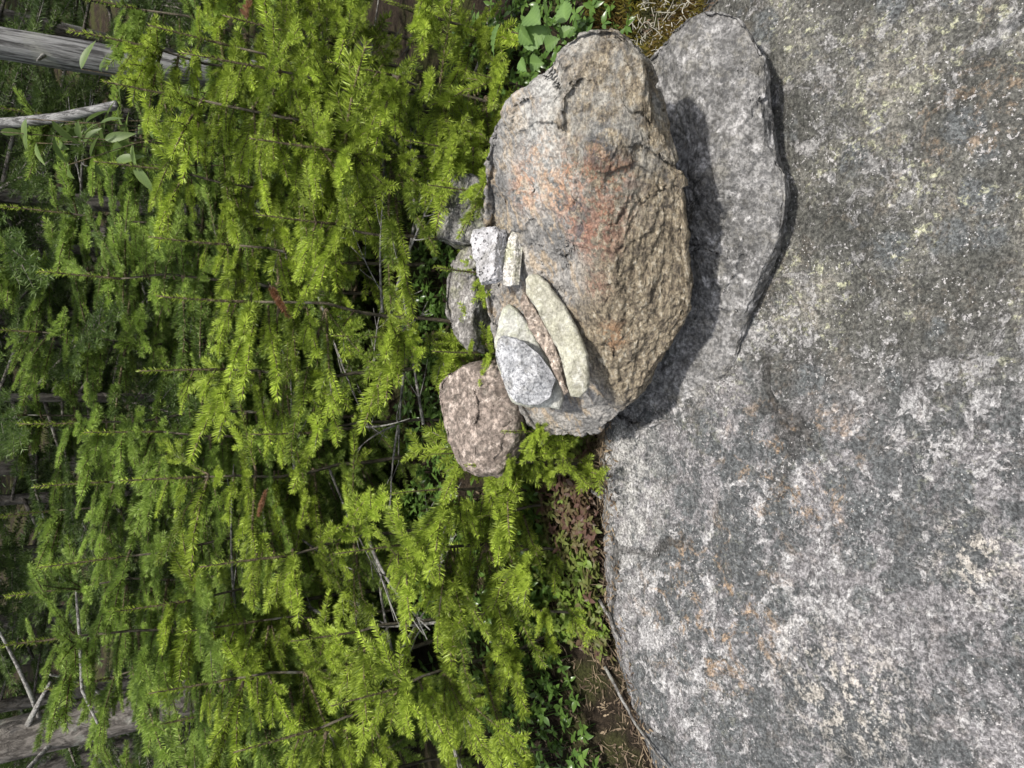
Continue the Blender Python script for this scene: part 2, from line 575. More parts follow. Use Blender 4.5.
def rock_mesh(name, outline, cpx, cy, el, az, front, back, mat, facets=(), q=4.0, N=260, MF=70, MBK=30, k=0.012,
              disp=((6, 0.012, 3, False), (22, 0.004, 3, False), (70, 0.0015, 3, True)), seed=0.0, jit=0.0, chips=(), lie=None, shrink=1.0, qb=3.0):
    if lie is not None:      # three pixels with their height above the bedrock plane
        A = [on_plane(a, b, np.array([0, SY, h_]), PN) for a, b, h_ in lie]
        n = np.cross(A[1] - A[0], A[2] - A[0])
        n = n / np.linalg.norm(n)
        n = n if n[2] > 0 else -n
        C = on_plane(cpx[0], cpx[1], A[0], n)
    else:
        C = at_y(cpx[0], cpx[1], cy)
        el, az = R(el), R(az)
        n = np.array([math.sin(az) * math.cos(el), -math.cos(az) * math.cos(el), math.sin(el)])
    e1 = np.cross(np.array([0, 1.0, 0]) if abs(n[1]) < 0.1 else np.array([0, 0, 1.0]), n)
    e1 /= np.linalg.norm(e1)
    e2 = np.cross(n, e1)

    def to2(px, py):
        p = on_plane(px, py, C, n) - C
        return np.array([p @ e1, p @ e2])
    P = np.array([to2(*o) for o in outline])
    area = 0.5 * np.sum(P[:, 0] * np.roll(P[:, 1], -1) - np.roll(P[:, 0], -1) * P[:, 1])
    if area < 0:
        P = P[::-1]
    seg = np.linalg.norm(np.roll(P, -1, 0) - P, axis=1)
    L = np.concatenate([[0], np.cumsum(seg)])
    t = np.linspace(0, L[-1], N, endpoint=False)
    PP = np.concatenate([P, P[:1]])
    B = np.stack([np.interp(t, L, PP[:, 0]), np.interp(t, L, PP[:, 1])], -1)
    B = (np.roll(B, 1, 0) + 2 * B + np.roll(B, -1, 0)) / 4 * shrink
    if jit:
        q3 = np.stack([B[:, 0] * 40, B[:, 1] * 40, np.full(N, seed)], -1)
        B = B * (1 + jit * fbm(q3, 3))[:, None]

    def surf(M, amp, sign):
        s = np.sin(np.linspace(0, 1, M + 1)[1:] * math.pi / 2)
        p2 = s[:, None, None] * B[None]
        h = amp * np.power(np.clip(1 - s ** (q if sign > 0 else qb), 0, 1), 0.5 if sign > 0 else 0.8)[:, None] * np.ones((1, N))
        if sign > 0:
            for fc in facets:
                A = []
                for (fx, fy, fh) in fc:
                    ab = to2(fx, fy)
                    A.append([ab[0], ab[1], 1.0, fh])
                A = np.array(A)
                co = np.linalg.solve(A[:, :3], A[:, 3])
                hp = p2[:, :, 0] * co[0] + p2[:, :, 1] * co[1] + co[2]
                h = np.where(s[:, None] < 0.999, smin(h, hp, k), h)
        h = np.maximum(h, 0)
        h0 = amp
        if sign > 0:
            for fc in facets:
                A = np.array([[*to2(fx, fy), 1.0, fh] for (fx, fy, fh) in fc])
                h0 = min(h0, np.linalg.solve(A[:, :3], A[:, 3])[2])
        return p2.reshape(-1, 2), h.ravel() * sign, h0 * sign

    pf, hf, h0 = surf(MF, front, 1)
    pb, hb, hb0 = surf(MBK, back, -1)
    f3 = C + pf[:, :1] * e1 + pf[:, 1:] * e2 + hf[:, None] * n
    b3 = C + pb[:, :1] * e1 + pb[:, 1:] * e2 + hb[:, None] * n
    b3 = b3[:-N]     # last ring shared with the front
    v = np.concatenate([f3, b3, [C + h0 * n, C + hb0 * n]])
    nf, nb = len(f3), len(b3)
    j = np.arange(N); kk = (j + 1) % N

    def rings(M, off, last=None):
        qs = []
        for r in range(M - 1):
            qs.append((off + r * N, off + (r + 1) * N))
        return qs
    quads = []
    for a, b in rings(MF, 0):
        quads.append(np.stack([a + j, b + j, b + kk, a + kk], -1))
    for a, b in rings(MBK - 1, nf):
        quads.append(np.stack([a + kk, b + kk, b + j, a + j], -1))
    a = nf + (MBK - 2) * N; b = (MF - 1) * N
    quads.append(np.stack([a + kk, b + kk, b + j, a + j], -1))
    quads = np.concatenate(quads)
    tris = np.concatenate([np.stack([np.full(N, nf + nb), j, kk], -1), np.stack([np.full(N, nf + nb + 1), nf + kk, nf + j], -1)])
    for cell, am in chips:
        nn = vnormals(v, [quads, tris])
        v = v + nn * chip(v, cell, am, seed)[:, None]
    for sc, am, oc, rd in disp:
        nn = vnormals(v, [quads, tris])
        scv = np.asarray(sc, float)
        dd = fbm(v * scv + seed, oc, 0.55, rd)
        v = v + nn * (am * (dd - dd.mean()))[:, None]
    return np_mesh(name, v, [quads, tris], [mat])


def bvh_of(me):
    return BVHTree.FromPolygons([v.co for v in me.vertices], [p.vertices[:] for p in me.polygons])


def look(bv, px, py):
    d = Vector(ray(px, py)).normalized()
    h = bv.ray_cast(Vector(CAM), d)
    return np.array(h[0]) if h[0] is not None else None


BOULDER = [(612, 26), (622, 28), (634, 40), (646, 52), (652, 72), (656, 90), (662, 118), (670, 140), (678, 160), (684, 182), (686, 210),
           (687, 250), (691, 280), (691, 312), (680, 332), (666, 352), (655, 374), (640, 396), (620, 414), (602, 430), (580, 433), (552, 434), (536, 428),
           (522, 410), (512, 380), (500, 345), (492, 318), (486, 286), (486, 258), (487, 222), (488, 180), (490, 152), (496, 128), (506, 108),
           (520, 92), (534, 80), (548, 70), (560, 56), (568, 42), (580, 33), (596, 28)]
SLAB = [(690, 20), (704, 14), (728, 14), (740, 20), (748, 30), (757, 46), (764, 58), (766, 74), (768, 96), (769, 120), (770, 140), (777, 156), (784, 176),
        (785, 196), (784, 216), (780, 238), (772, 262), (760, 290), (748, 318), (740, 350), (728, 376), (710, 396), (692, 412), (660, 424), (632, 426), (612, 416), (606, 390), (610, 300), (630, 180), (646, 90), (652, 60), (668, 44), (676, 30)]


# ---- materials of the stones
def boulder_material(bv):
    n = NT('rusty_gneiss')
    w = n.warp(0.03, 14, 4)
    a = n.noise(12, 10, 0.68, 0.3)
    c = n.ramp(a, [(0.36, (0.085, 0.084, 0.082)), (0.48, (0.160, 0.155, 0.148)), (0.60, (0.27, 0.255, 0.235))])
    st = n.noise(20, 8, 0.7, 0.3, n.map((1.0, 2.6, 1.4), (0, 0, 0.15), vec=w))
    c = n.mix(n.step(st, 0.50, 0.60, 0, 0.6), c, (0.33, 0.25, 0.16))
    # rough broken front: golden brown grains
    F = [look(bv, *p) for p in ((650, 200), (655, 280), (640, 340), (630, 120))]
    fr = n.near(F[0], 0.085, 0.35, (0.7, 1, 1), w)
    for p in F[1:]:
        fr = n.ma('MAXIMUM', fr, n.near(p, 0.085, 0.35, (0.75, 1, 1), w))
    gr = n.noise(95, 7, 0.76, 0.3, n.map((0.55, 1.3, 1.2)))
    gold = n.ramp(gr, [(0.36, (0.055, 0.047, 0.038)), (0.45, (0.22, 0.18, 0.13)), (0.54, (0.39, 0.32, 0.215)), (0.63, (0.62, 0.56, 0.45))])
    c = n.mix(n.ma('MULTIPLY', fr, 0.92), c, gold)
    # orange stain patches
    for (px, py, r, s, colr) in ((586, 195, 0.042, 0.5, (0.42, 0.215, 0.13)), (600, 185, 0.03, 0.5, (0.42, 0.23, 0.145)), (543, 150, 0.022, 0.8, (0.40, 0.24, 0.13)), (614, 338, 0.016, 0.6, (0.42, 0.25, 0.14)),
                                 (592, 236, 0.026, 0.7, (0.33, 0.18, 0.13)), (530, 185, 0.022, 0.8, (0.38, 0.22, 0.14)), (500, 240, 0.03, 0.8, (0.30, 0.25, 0.17)), (597, 285, 0.014, 0.8, (0.30, 0.18, 0.13)),
                                 (555, 185, 0.02, 0.8, (0.34, 0.23, 0.15))):
        p = look(bv, px, py)
        if p is None: continue
        mk = n.ma('MULTIPLY', n.near(p, r, s, (0.8, 0.8, 0.8), w), n.step(n.ma('MULTIPLY_ADD', n.noise(150, 4, 0.7), 0.4, n.ma('MULTIPLY', n.noise(45, 8, 0.75), 0.6)), 0.475, 0.53))
        c = n.mix(n.ma('MULTIPLY', mk, 0.8), c, colr)
    for (px, py, r) in ((577, 205, 0.020), (582, 232, 0.012), (535, 140, 0.016), (600, 140, 0.030)):
        p = look(bv, px, py)
        mk = n.ma('MULTIPLY', n.near(p, r, 0.6, (1, 1, 1), w), n.step(n.noise(75, 6, 0.75), 0.45, 0.55))
        c = n.mix(n.ma('MULTIPLY', mk, 0.85), c, (0.075, 0.08, 0.09))
    # pale grey lichen near the top end
    p = look(bv, 590, 90)
    mk = n.ma('MULTIPLY', n.near(p, 0.13, 0.5, (1, 1, 1), w), n.step(n.noise(30, 8, 0.7), 0.42, 0.60))
    c = n.mix(n.ma('MULTIPLY', mk, 0.7), c, (0.38, 0.375, 0.35))
    g1 = n.noise(230, 3, 0.7)
    c = n.scale_col(c, n.step(g1, 0.38, 0.62, 0.64, 1.34))
    g3 = n.step(n.voro(190), 0.10, 0.2, 1, 0)
    c = n.mix(n.ma('MULTIPLY', g3, 0.18), c, (0.50, 0.48, 0.43))
    rg = n.ma('MULTIPLY', gr, fr)
    return n.done(c, 0.78, 0.32, [(a, 0.010, 0.6), (rg, 0.014, 1.0), (g1, 0.003, 0.6)])


def stone_material(name, ca, cb, speck=None, grain=240, pits=0.0, pale=None, scale=14, tint=None, spamt=0.6, spscale=150, sp_=0.38):
    n = NT(name)
    a = n.noise(scale, 9, 0.66, 0.4)
    c = n.mix(n.step(a, 0.36, 0.64), ca, cb)
    film = n.step(n.noise(28, 8, 0.72, 0.3), 0.50, 0.62, 0, 0.45)
    c = n.mix(film, c, (0.16, 0.150, 0.125))
    if pale is not None:
        c = n.mix(n.step(n.noise(scale * 2.5, 8, 0.7, 0.5), 0.53, 0.62, 0, 0.8), c, pale)
    if tint is not None:
        c = n.mix(n.step(n.noise(scale * 0.9, 5, 0.6), 0.48, 0.62, 0, 0.7), c, tint)
    g = n.noise(grain, 3, 0.7)
    c = n.scale_col(c, n.step(g, 0.39, 0.61, 1 - sp_, 1 + sp_))
    c = n.scale_col(c, n.step(n.noise(grain * 0.4, 4, 0.7), 0.38, 0.62, 1 - sp_ * 0.6, 1 + sp_ * 0.6))
    bumps = [(a, 0.008, 0.6), (g, 0.0028, 0.7)]
    if speck is not None:
        s = n.step(n.noise(spscale, 3, 0.6, 0.2), 0.54, 0.60)
        c = n.mix(n.ma('MULTIPLY', s, spamt), c, speck)
    if pits:
        pv = n.step(n.ma('ADD', n.voro(pits), n.noise(60, 3)), 0.52, 0.72)
        c = n.scale_col(c, n.ma('MULTIPLY_ADD', pv, 0.55, 0.45))
        bumps.append((pv, 0.006, 1.0))
    return n.done(c, 0.85, 0.25, bumps)


tmp = NT('tmp').m
bo_args = dict(outline=BOULDER, cpx=(590, 230), cy=0.762, el=62, az=-4, lie=((688, 250, 0.138), (604, 430, 0.080), (488, 220, 0.265)), shrink=0.985, qb=2.0, front=0.10, back=0.15, q=12.0, N=460, MF=150, MBK=40, k=0.012,
               facets=[((490, 230, -0.002), (610, 110, 0.062), (620, 330, 0.060)), ((688, 290, -0.004), (618, 180, 0.066), (622, 330, 0.064)),
                       ((600, 30, 0.0), (560, 120, 0.052), (640, 120, 0.050)), ((570, 432, 0.008), (540, 360, 0.035), (640, 370, 0.045))],
               disp=((7, 0.008, 3, False), ((9, 34, 48), 0.009, 4, False), ((40, 80, 95), 0.005, 3, True), (150, 0.0022, 3, True)), seed=2.0, jit=0.02, chips=((0.075, 0.0035), (0.028, 0.0014)))
bme = rock_mesh('boulder', mat=tmp, **bo_args)
BV_B = bvh_of(bme)
bme.materials.clear(); bme.materials.append(boulder_material(BV_B))
boulder = link('boulder', bme)
tag(boulder, 'large grey and rust-stained boulder with golden rough front, carrying small stacked stones', 'boulder')

M_SLAB = stone_material('grey_gneiss', (0.095, 0.093, 0.090), (0.205, 0.200, 0.195), (0.06, 0.06, 0.062), 200, 0, (0.31, 0.302, 0.298), 16, None, 0.5, 120)
slab = link('slab_rock', rock_mesh('slab_rock', SLAB, (700, 220), 0.672, 50, 4, 0.055, 0.09, M_SLAB, lie=((785, 196, 0.034), (730, 370, 0.004), (645, 425, 0.002)),
            facets=[((785, 196, 0.004), (740, 120, 0.03), (740, 260, 0.028)), ((655, 60, 0.0), (700, 100, 0.026), (690, 300, 0.018)),
                    ((645, 425, 0.004), (735, 360, 0.006), (700, 280, 0.024)), ((745, 60, 0.008), (700, 60, 0.018), (745, 140, 0.034))],
            q=12, N=420, MF=130, MBK=34, disp=((7, 0.008, 3, False), ((20, 34, 26), 0.006, 4, False), (70, 0.004, 3, True), (150, 0.0022, 3, True)), seed=11.0, jit=0.02, chips=((0.07, 0.0028), (0.025, 0.0010))))
tag(slab, 'flat grey slab lying on the bedrock under the rusty boulder', 'rock')
BV_S = bvh_of(slab.data)


def on_boulder_y(px, py):
    p = look(BV_B, px, py)
    return p[1]


# ---- small stones
M_PUM = stone_material('pale_pitted_stone', (0.33, 0.325, 0.33), (0.50, 0.49, 0.50), None, 260, 150, None, 30, sp_=0.2)
M_CHIP = stone_material('pale_chip', (0.40, 0.38, 0.34), (0.60, 0.58, 0.55), (0.25, 0.24, 0.18), 280, 0, None, 30, (0.34, 0.34, 0.22), 0.3)
M_PLATE = stone_material('yellowish_plate', (0.29, 0.28, 0.215), (0.42, 0.41, 0.33), (0.50, 0.48, 0.42), 240, 0, (0.46, 0.45, 0.40), 24, None, 0.3, sp_=0.2)
M_PINK = stone_material('pinkish_flake', (0.19, 0.15, 0.12), (0.36, 0.30, 0.25), (0.10, 0.08, 0.07), 200, 0, (0.48, 0.42, 0.37), 40, None, 0.5)
M_PALE = stone_material('pale_green_grey_stone', (0.33, 0.33, 0.30), (0.46, 0.46, 0.42), (0.28, 0.27, 0.23), 260, 0, (0.50, 0.50, 0.47), 26, (0.36, 0.37, 0.27), 0.25, sp_=0.2)
M_SPECK = stone_material('black_flecked_granite', (0.25, 0.255, 0.265), (0.46, 0.46, 0.47), (0.05, 0.055, 0.065), 260, 0, None, 26, (0.19, 0.195, 0.205), 0.6, 240, sp_=0.24)
sd = ((30, 0.003, 3, False), (90, 0.0012, 3, False), (220, 0.0005, 2, False))


def small(name, outline, c, dy, el, az, front, back, mat, label, facets=(), q=5, k=0.004, disp=sd, seed=0.0, ref=None):
    y = on_boulder_y(*(ref or c)) + dy
    me = rock_mesh(name, outline, c, y, el, az, front, back, mat, facets, q * 1.5, 180, 50, 20, k * 0.6, disp, seed, 0.04, chips=((0.022, 0.0006),))
    return tag(link(name, me), label, 'stone', None)


small('thin_stone', [(512, 231), (518, 232), (523, 242), (521, 262), (519, 285), (512, 287), (503, 285), (503, 270), (506, 250), (508, 238)], (512, 262), -0.024, 35, 0, 0.008, 0.014, M_CHIP,
      'thin pale stone chip wedged under the white pitted stone', [((505, 284, 0.0), (506, 250, 0.0), (515, 260, 0.008)), ((521, 240, 0.001), (519, 284, 0.0), (514, 262, 0.009))], 8, seed=3)
small('pitted_stone', [(474, 232), (484, 230), (497, 230), (505, 233), (507, 244), (506, 262), (504, 278), (496, 283), (482, 285), (478, 276), (477, 262), (473, 252), (472, 242)], (490, 256), -0.030, 38, 6, 0.020, 0.022, M_PUM,
      'small white pitted stone standing on the back edge of the boulder', [((474, 240, 0.010), (480, 280, 0.008), (500, 256, 0.024)), ((506, 240, 0.004), (503, 276, 0.003), (497, 256, 0.020))], 4,
      disp=((30, 0.008, 3, False), (90, 0.004, 3, False), (180, 0.0028, 2, True)), seed=5, ref=(500, 262))
small('curved_stone', [(526, 280), (530, 274), (540, 275), (549, 283), (560, 298), (572, 318), (582, 338), (588, 356), (590, 376), (588, 390), (580, 398), (570, 397), (568, 385), (564, 366), (556, 346), (546, 326), (536, 308), (527, 294)], (562, 334), -0.026, 44, 8, 0.010, 0.016, M_PLATE,
      'curved yellowish flat stone at the bottom of the small stack', (), 6, seed=7)
small('flake_stone', [(520, 296), (524, 292), (532, 302), (541, 316), (549, 330), (556, 344), (562, 362), (566, 384), (569, 392), (564, 396), (558, 380), (548, 360), (538, 342), (528, 324), (522, 308)], (546, 340), -0.029, 40, 8, 0.008, 0.012, M_PINK,
      'thin pinkish brown flake sandwiched between pale stones of the stack', (), 4, disp=((40, 0.004, 3, False), (120, 0.0025, 3, False)), seed=9)
small('pale_stone', [(504, 308), (510, 304), (518, 310), (528, 322), (540, 344), (552, 366), (562, 384), (564, 400), (560, 410), (548, 407), (530, 407), (514, 404), (508, 394), (503, 380), (497, 360), (495, 340), (499, 320)], (526, 362), -0.040, 40, 10, 0.012, 0.014, M_PALE,
      'pale greenish wedge-shaped stone below the black-flecked top stone', (), 10, seed=13)
small('flecked_stone', [(498, 340), (504, 336), (516, 338), (526, 342), (540, 354), (550, 368), (556, 380), (553, 390), (550, 398), (540, 404), (528, 405), (515, 402), (508, 392), (502, 376), (496, 356)], (526, 372), -0.072, 42, 10, 0.020, 0.014, M_SPECK,
      'black-flecked pale granite stone on top of the small stack', [((498, 345, 0.003), (512, 398, 0.004), (524, 370, 0.017)), ((552, 376, 0.004), (540, 354, 0.005), (530, 376, 0.016)), ((530, 404, 0.002), (550, 396, 0.002), (530, 376, 0.017))], 5, seed=15)

# ---- stones behind the boulder
M_RB1 = stone_material('shade_toned_grey_rock', (0.07, 0.068, 0.066), (0.17, 0.165, 0.155), (0.05, 0.05, 0.05), 180, 0, (0.32, 0.31, 0.30), 22, (0.10, 0.11, 0.05))  # shade under the spruces is put into this darker grey
M_RB2 = stone_material('streaked_grey_rock', (0.12, 0.112, 0.104), (0.25, 0.235, 0.22), (0.07, 0.065, 0.06), 170, 0, (0.40, 0.39, 0.37), 26, (0.13, 0.13, 0.08))
M_RB3 = stone_material('pink_granite', (0.13, 0.105, 0.088), (0.25, 0.205, 0.175), (0.08, 0.066, 0.055), 150, 0, (0.33, 0.28, 0.245), 24, None, 0.5, 110)
bd = ((9, 0.014, 3, False), (30, 0.006, 3, False), (90, 0.002, 3, True))
for nm, ol, c, y, mat, lab, fc, sdv in (
        ('back_rock', [(440, 190), (455, 178), (476, 178), (494, 190), (500, 215), (497, 245), (480, 250), (455, 247), (440, 238), (434, 214)], (466, 214), 1.10, M_RB1,
         'small dark grey rock half hidden by spruce, nearest the leafy seedling', [((436, 210, 0.0), (460, 185, 0.03), (465, 235, 0.045))], 21),
        ('back_rock', [(462, 252), (474, 250), (492, 262), (510, 285), (516, 320), (508, 346), (494, 356), (470, 352), (456, 336), (447, 312), (448, 282), (454, 262)], (480, 305), 1.06, M_RB2,
         'grey streaked rock wedged behind the boulder beside the white pitted stone', [((448, 300, 0.0), (470, 260, 0.03), (475, 330, 0.05)), ((500, 270, 0.0), (500, 350, 0.0), (472, 300, 0.055))], 23),
        ('back_rock', [(450, 374), (470, 362), (508, 358), (526, 390), (526, 430), (514, 466), (504, 476), (478, 477), (466, 471), (455, 452), (445, 424), (440, 396), (441, 384)], (480, 418), 1.07, M_RB3,
         'pinkish granite rock standing left of the stacked stones', [((442, 395, 0.01), (470, 372, 0.045), (470, 460, 0.05))], 27)):
    me = rock_mesh(nm, ol, c, y, 36, 0, 0.06, 0.09, mat, fc, 12, 260, 80, 26, 0.006, bd, sdv, 0.03, chips=((0.05, 0.0022), (0.02, 0.0006)))
    tag(link(nm, me), lab, 'rock', 'rocks behind the boulder')

# ------------------------------------------------------------------ spruce
M_TWIG = bark_mat('twig_bark', (0.09, 0.07, 0.045), (0.24, 0.19, 0.12), (1, 1, 1), 120)
M_BARK = bark_mat('spruce_bark', (0.07, 0.062, 0.055), (0.21, 0.19, 0.17), (1, 1, 0.4), 50)
M_STEM = bark_mat('sapling_bark', (0.05, 0.045, 0.032), (0.15, 0.13, 0.095), (1, 1, 0.4), 80)
M_GREYWOOD = bark_mat('weathered_wood', (0.085, 0.082, 0.08), (0.34, 0.335, 0.33), (1, 1, 0.06), 90)
M_DEADTWIG = bark_mat('dead_twig', (0.13, 0.12, 0.11), (0.36, 0.35, 0.33), (1, 1, 1), 100)
M_NEEDLE = leafy('spruce_needles', (0.030, 0.060, 0.011), (0.40, 0.51, 0.070), 0.27, 0.45, 0.35)
M_NEEDLE_DARK = leafy('shade_toned_needles', (0.05, 0.085, 0.028), (0.12, 0.18, 0.045), 0.3, 0.5, 0.35)  # far spruces: the dimness of the forest interior is put into the colour
M_RUST = leafy('dry_needles', (0.11, 0.050, 0.022), (0.20, 0.095, 0.045), 0.25, 0.6, 0.3)


def polyline(p0, d, L, nseg, bend):
    d = np.asarray(d, float) / np.linalg.norm(d)
    pts = [np.asarray(p0, float)]
    for k in range(nseg):
        dd = d + np.asarray(bend) * ((k + 0.5) / nseg)
        dd /= np.linalg.norm(dd)
        pts.append(pts[-1] + dd * (L / nseg))
    return np.array(pts)


def needles(mb, pts, r, s0=0.0, nl=0.013, dens=1150, w=0.0016, tint0=0.0, tint1=1.0, tiplen=0.06, mat=1, under=0.55):
    seg = np.linalg.norm(np.diff(pts, axis=0), axis=1)
    cl = np.concatenate([[0], np.cumsum(seg)])
    L = cl[-1]
    n = int(dens * L * (1 - s0))
    if n < 3: return
    s = (s0 + (1 - s0) * r.random(n)) * L
    pos = np.stack([np.interp(s, cl, pts[:, i]) for i in range(3)], -1)
    idx = np.clip(np.searchsorted(cl, s) - 1, 0, len(seg) - 1)
    ax = np.diff(pts, axis=0)[idx]
    ax /= np.linalg.norm(ax, axis=1)[:, None]
    up = np.array([0, 0, 1.0]) - ax * ax[:, 2:3]
    up /= np.linalg.norm(up, axis=1)[:, None] + 1e-9
    sd_ = np.cross(ax, up)
    ph = r.random(n) * 2 * math.pi
    keep = (np.sin(ph) > -0.35) | (r.random(n) < under)
    ph = ph[keep]; pos = pos[keep]; ax = ax[keep]; up = up[keep]; sd_ = sd_[keep]; s = s[keep]
    n = len(s)
    rad = sd_ * np.cos(ph)[:, None] + up * np.sin(ph)[:, None]
    f = np.clip((L - s) / 0.012, 0, 1)
    al = np.radians(38 + 26 * f + r.normal(0, 5, n))
    d = ax * np.cos(al)[:, None] + rad * np.sin(al)[:, None]
    d[:, 2] += 0.10
    ln = nl * (0.85 + 0.2 * r.random(n)) * (0.75 + 0.25 * f)
    wd = np.cross(d, r.normal(size=(n, 3)))
    wd /= np.linalg.norm(wd, axis=1)[:, None] + 1e-9
    wd *= (w / 2)
    b = pos
    m1 = pos + d * (ln * 0.45)[:, None]
    t = pos + d * ln[:, None] + ax * (ln * 0.08)[:, None]
    v = np.stack([b - wd * 0.6, b + wd * 0.6, m1 + wd, t, m1 - wd], 1).reshape(-1, 3)
    o = np.arange(n)[:, None] * 5
    quads = o + np.array([[0, 1, 2, 4]])
    tris = o + np.array([[4, 2, 3]])
    ti = np.where(L - s < tiplen, tint1, tint0 + 0.25 * (tint1 - tint0))
    ti = np.clip(ti + r.normal(0, 0.12, n), 0, 1)
    mb.add(v, tris, quads, mat, np.repeat(ti, 5))


def bough_mesh(name, seed, L, mats, bright=1.0, nl=0.0135, dens=3300, w=0.00145, droop=0.1, order=2, bare=0.12, dead=False, tiplen=0.075):
    r = np.random.default_rng(seed)
    mb = MB()
    ax = polyline((0, 0, 0), (1, 0, droop), L, 9, (0, r.normal(0, 0.12), -droop * 1.6 + r.normal(0, 0.06)))
    mb.tube(ax, np.linspace(0.0016 + L * 0.0075, 0.0010, len(ax)), 5, 0, 0.3)
    cl = np.linspace(0, L, len(ax))
    if not dead:
        needles(mb, ax, r, 0.05, nl, dens, w, 0.15, bright, tiplen * 1.3)
    step = 0.075 if L > 0.25 else 0.05
    s = L * bare + 0.02
    while s < L - 0.02:
        node = np.array([np.interp(s, cl, ax[:, i]) for i in range(3)])
        i = min(int(s / L * 9), 8)
        axd = ax[i + 1] - ax[i]; axd /= np.linalg.norm(axd)
        left = np.cross((0, 0, 1.0), axd); left /= np.linalg.norm(left)
        for sg in (-1, 1):
            if r.random() < (0.5 if dead else 0.08): continue
            sl_ = min((L - s) * (0.45 + 0.25 * r.random()), (0.05 + 0.20 * r.random() ** 2) * max(1.0, L / 0.5))
            sl_ = max(sl_, 0.040)
            an = R(40 + r.normal(0, 9))
            d = axd * math.cos(an) + left * sg * math.sin(an) + np.array([0, 0, r.normal(0.06, 0.10)])
            pts = polyline(node, d, sl_, 5, axd * 0.5 + np.array([0, 0, r.normal(-0.05, 0.12)]))
            mb.tube(pts, np.linspace(0.0012 + sl_ * 0.005, 0.0007, 6), 4, 0, 0.3, False)
            br = bright * (0.45 + 0.6 * r.random())
            if not dead:
                needles(mb, pts, r, 0.0, nl, dens, w, 0.1, br, tiplen * (0.7 + 0.6 * r.random()))
            if order >= 2 and sl_ > 0.07:
                u = 0.030
                while u < sl_ - 0.015:
                    nd = np.array([np.interp(u, np.linspace(0, sl_, 6), pts[:, i2]) for i2 in range(3)])
                    dd0 = pts[-1] - pts[0]; dd0 /= np.linalg.norm(dd0)
                    l2 = np.cross((0, 0, 1.0), dd0); l2 /= np.linalg.norm(l2)
                    for g2 in (-1, 1):
                        if r.random() < (0.6 if dead else 0.55): continue
                        L2 = min((sl_ - u) * 0.65, 0.07) * (0.7 + 0.5 * r.random())
                        L2 = max(L2, 0.030)
                        a2 = R(46 + r.normal(0, 8))
                        p2 = polyline(nd, dd0 * math.cos(a2) + l2 * g2 * math.sin(a2) + np.array([0, 0, r.normal(0.05, 0.12)]), L2, 3, dd0 * 0.4)
                        mb.tube(p2, np.linspace(0.0010, 0.0006, 4), 3, 0, 0.3, False)
                        if not dead:
                            needles(mb, p2, r, 0.0, nl, dens, w, 0.1, br, tiplen * 0.8)
                    u += 0.048 + 0.02 * r.random()
        s += step * (0.75 + 0.5 * r.random())
    return mb.mesh(name, mats)


MT = [M_TWIG, M_NEEDLE]
BRI = (1.15, 0.95, 0.7, 1.05, 0.4)
BIG = [bough_mesh('branch', 100 + k, 0.50, MT, BRI[k]) for k in range(5)]
MID = [bough_mesh('branch', 200 + k, 0.30, MT, BRI[k]) for k in range(5)]
SML = [bough_mesh('branch', 300 + k, 0.15, MT, 1.0, bare=0.05) for k in range(4)]
M_NEEDLE_DULL = leafy('dull_needles', (0.060, 0.105, 0.028), (0.31, 0.43, 0.085), 0.3, 0.5, 0.35)  # copy for rear saplings, colour toned down so they look only half lit


def recolour(pool):
    out = []
    for me in pool:
        m2 = me.copy()
        m2.materials[1] = M_NEEDLE_DULL
        out.append(m2)
    return out


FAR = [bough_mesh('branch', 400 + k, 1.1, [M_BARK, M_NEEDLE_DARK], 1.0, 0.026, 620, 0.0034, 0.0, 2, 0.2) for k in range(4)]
DEAD = [bough_mesh('dead_twig', 500 + k, 0.34, [M_DEADTWIG], dead=True) for k in range(4)]
RUST = [bough_mesh('dry_branch', 600 + k, 0.14, [M_TWIG, M_RUST], 1.0, bare=0.05) for k in range(2)]


def leader_mesh(seed, L, mats=MT):
    r = np.random.default_rng(seed)
    mb = MB()
    pts = polyline((0, 0, 0), (0.02, 0.02, 1), L, 6, (r.normal(0, 0.05), r.normal(0, 0.05), 0))
    mb.tube(pts, np.linspace(0.0032, 0.0014, 7), 6, 0, 0.3)
    needles(mb, pts, r, 0.0, 0.011, 1300, 0.0015, 0.4, 0.9, 0.05, under=1.0)
    return mb.mesh('leader', mats)


BIG2, MID2, SML2 = recolour(BIG), recolour(MID), recolour(SML)
LEAD = [leader_mesh(700 + k, 0.16) for k in range(3)]


def place(name, me, parent, loc, az, pitch, roll, sc):
    o = bpy.data.objects.new(name, me)
    COL.objects.link(o)
    o.parent = parent
    m = Matrix.Rotation(az, 3, 'Z') @ Matrix.Rotation(-pitch, 3, 'Y') @ Matrix.Rotation(roll, 3, 'X')
    o.location = tuple(float(c) for c in loc)
    o.rotation_euler = m.to_euler()
    o.scale = (sc, sc, sc)
    return o


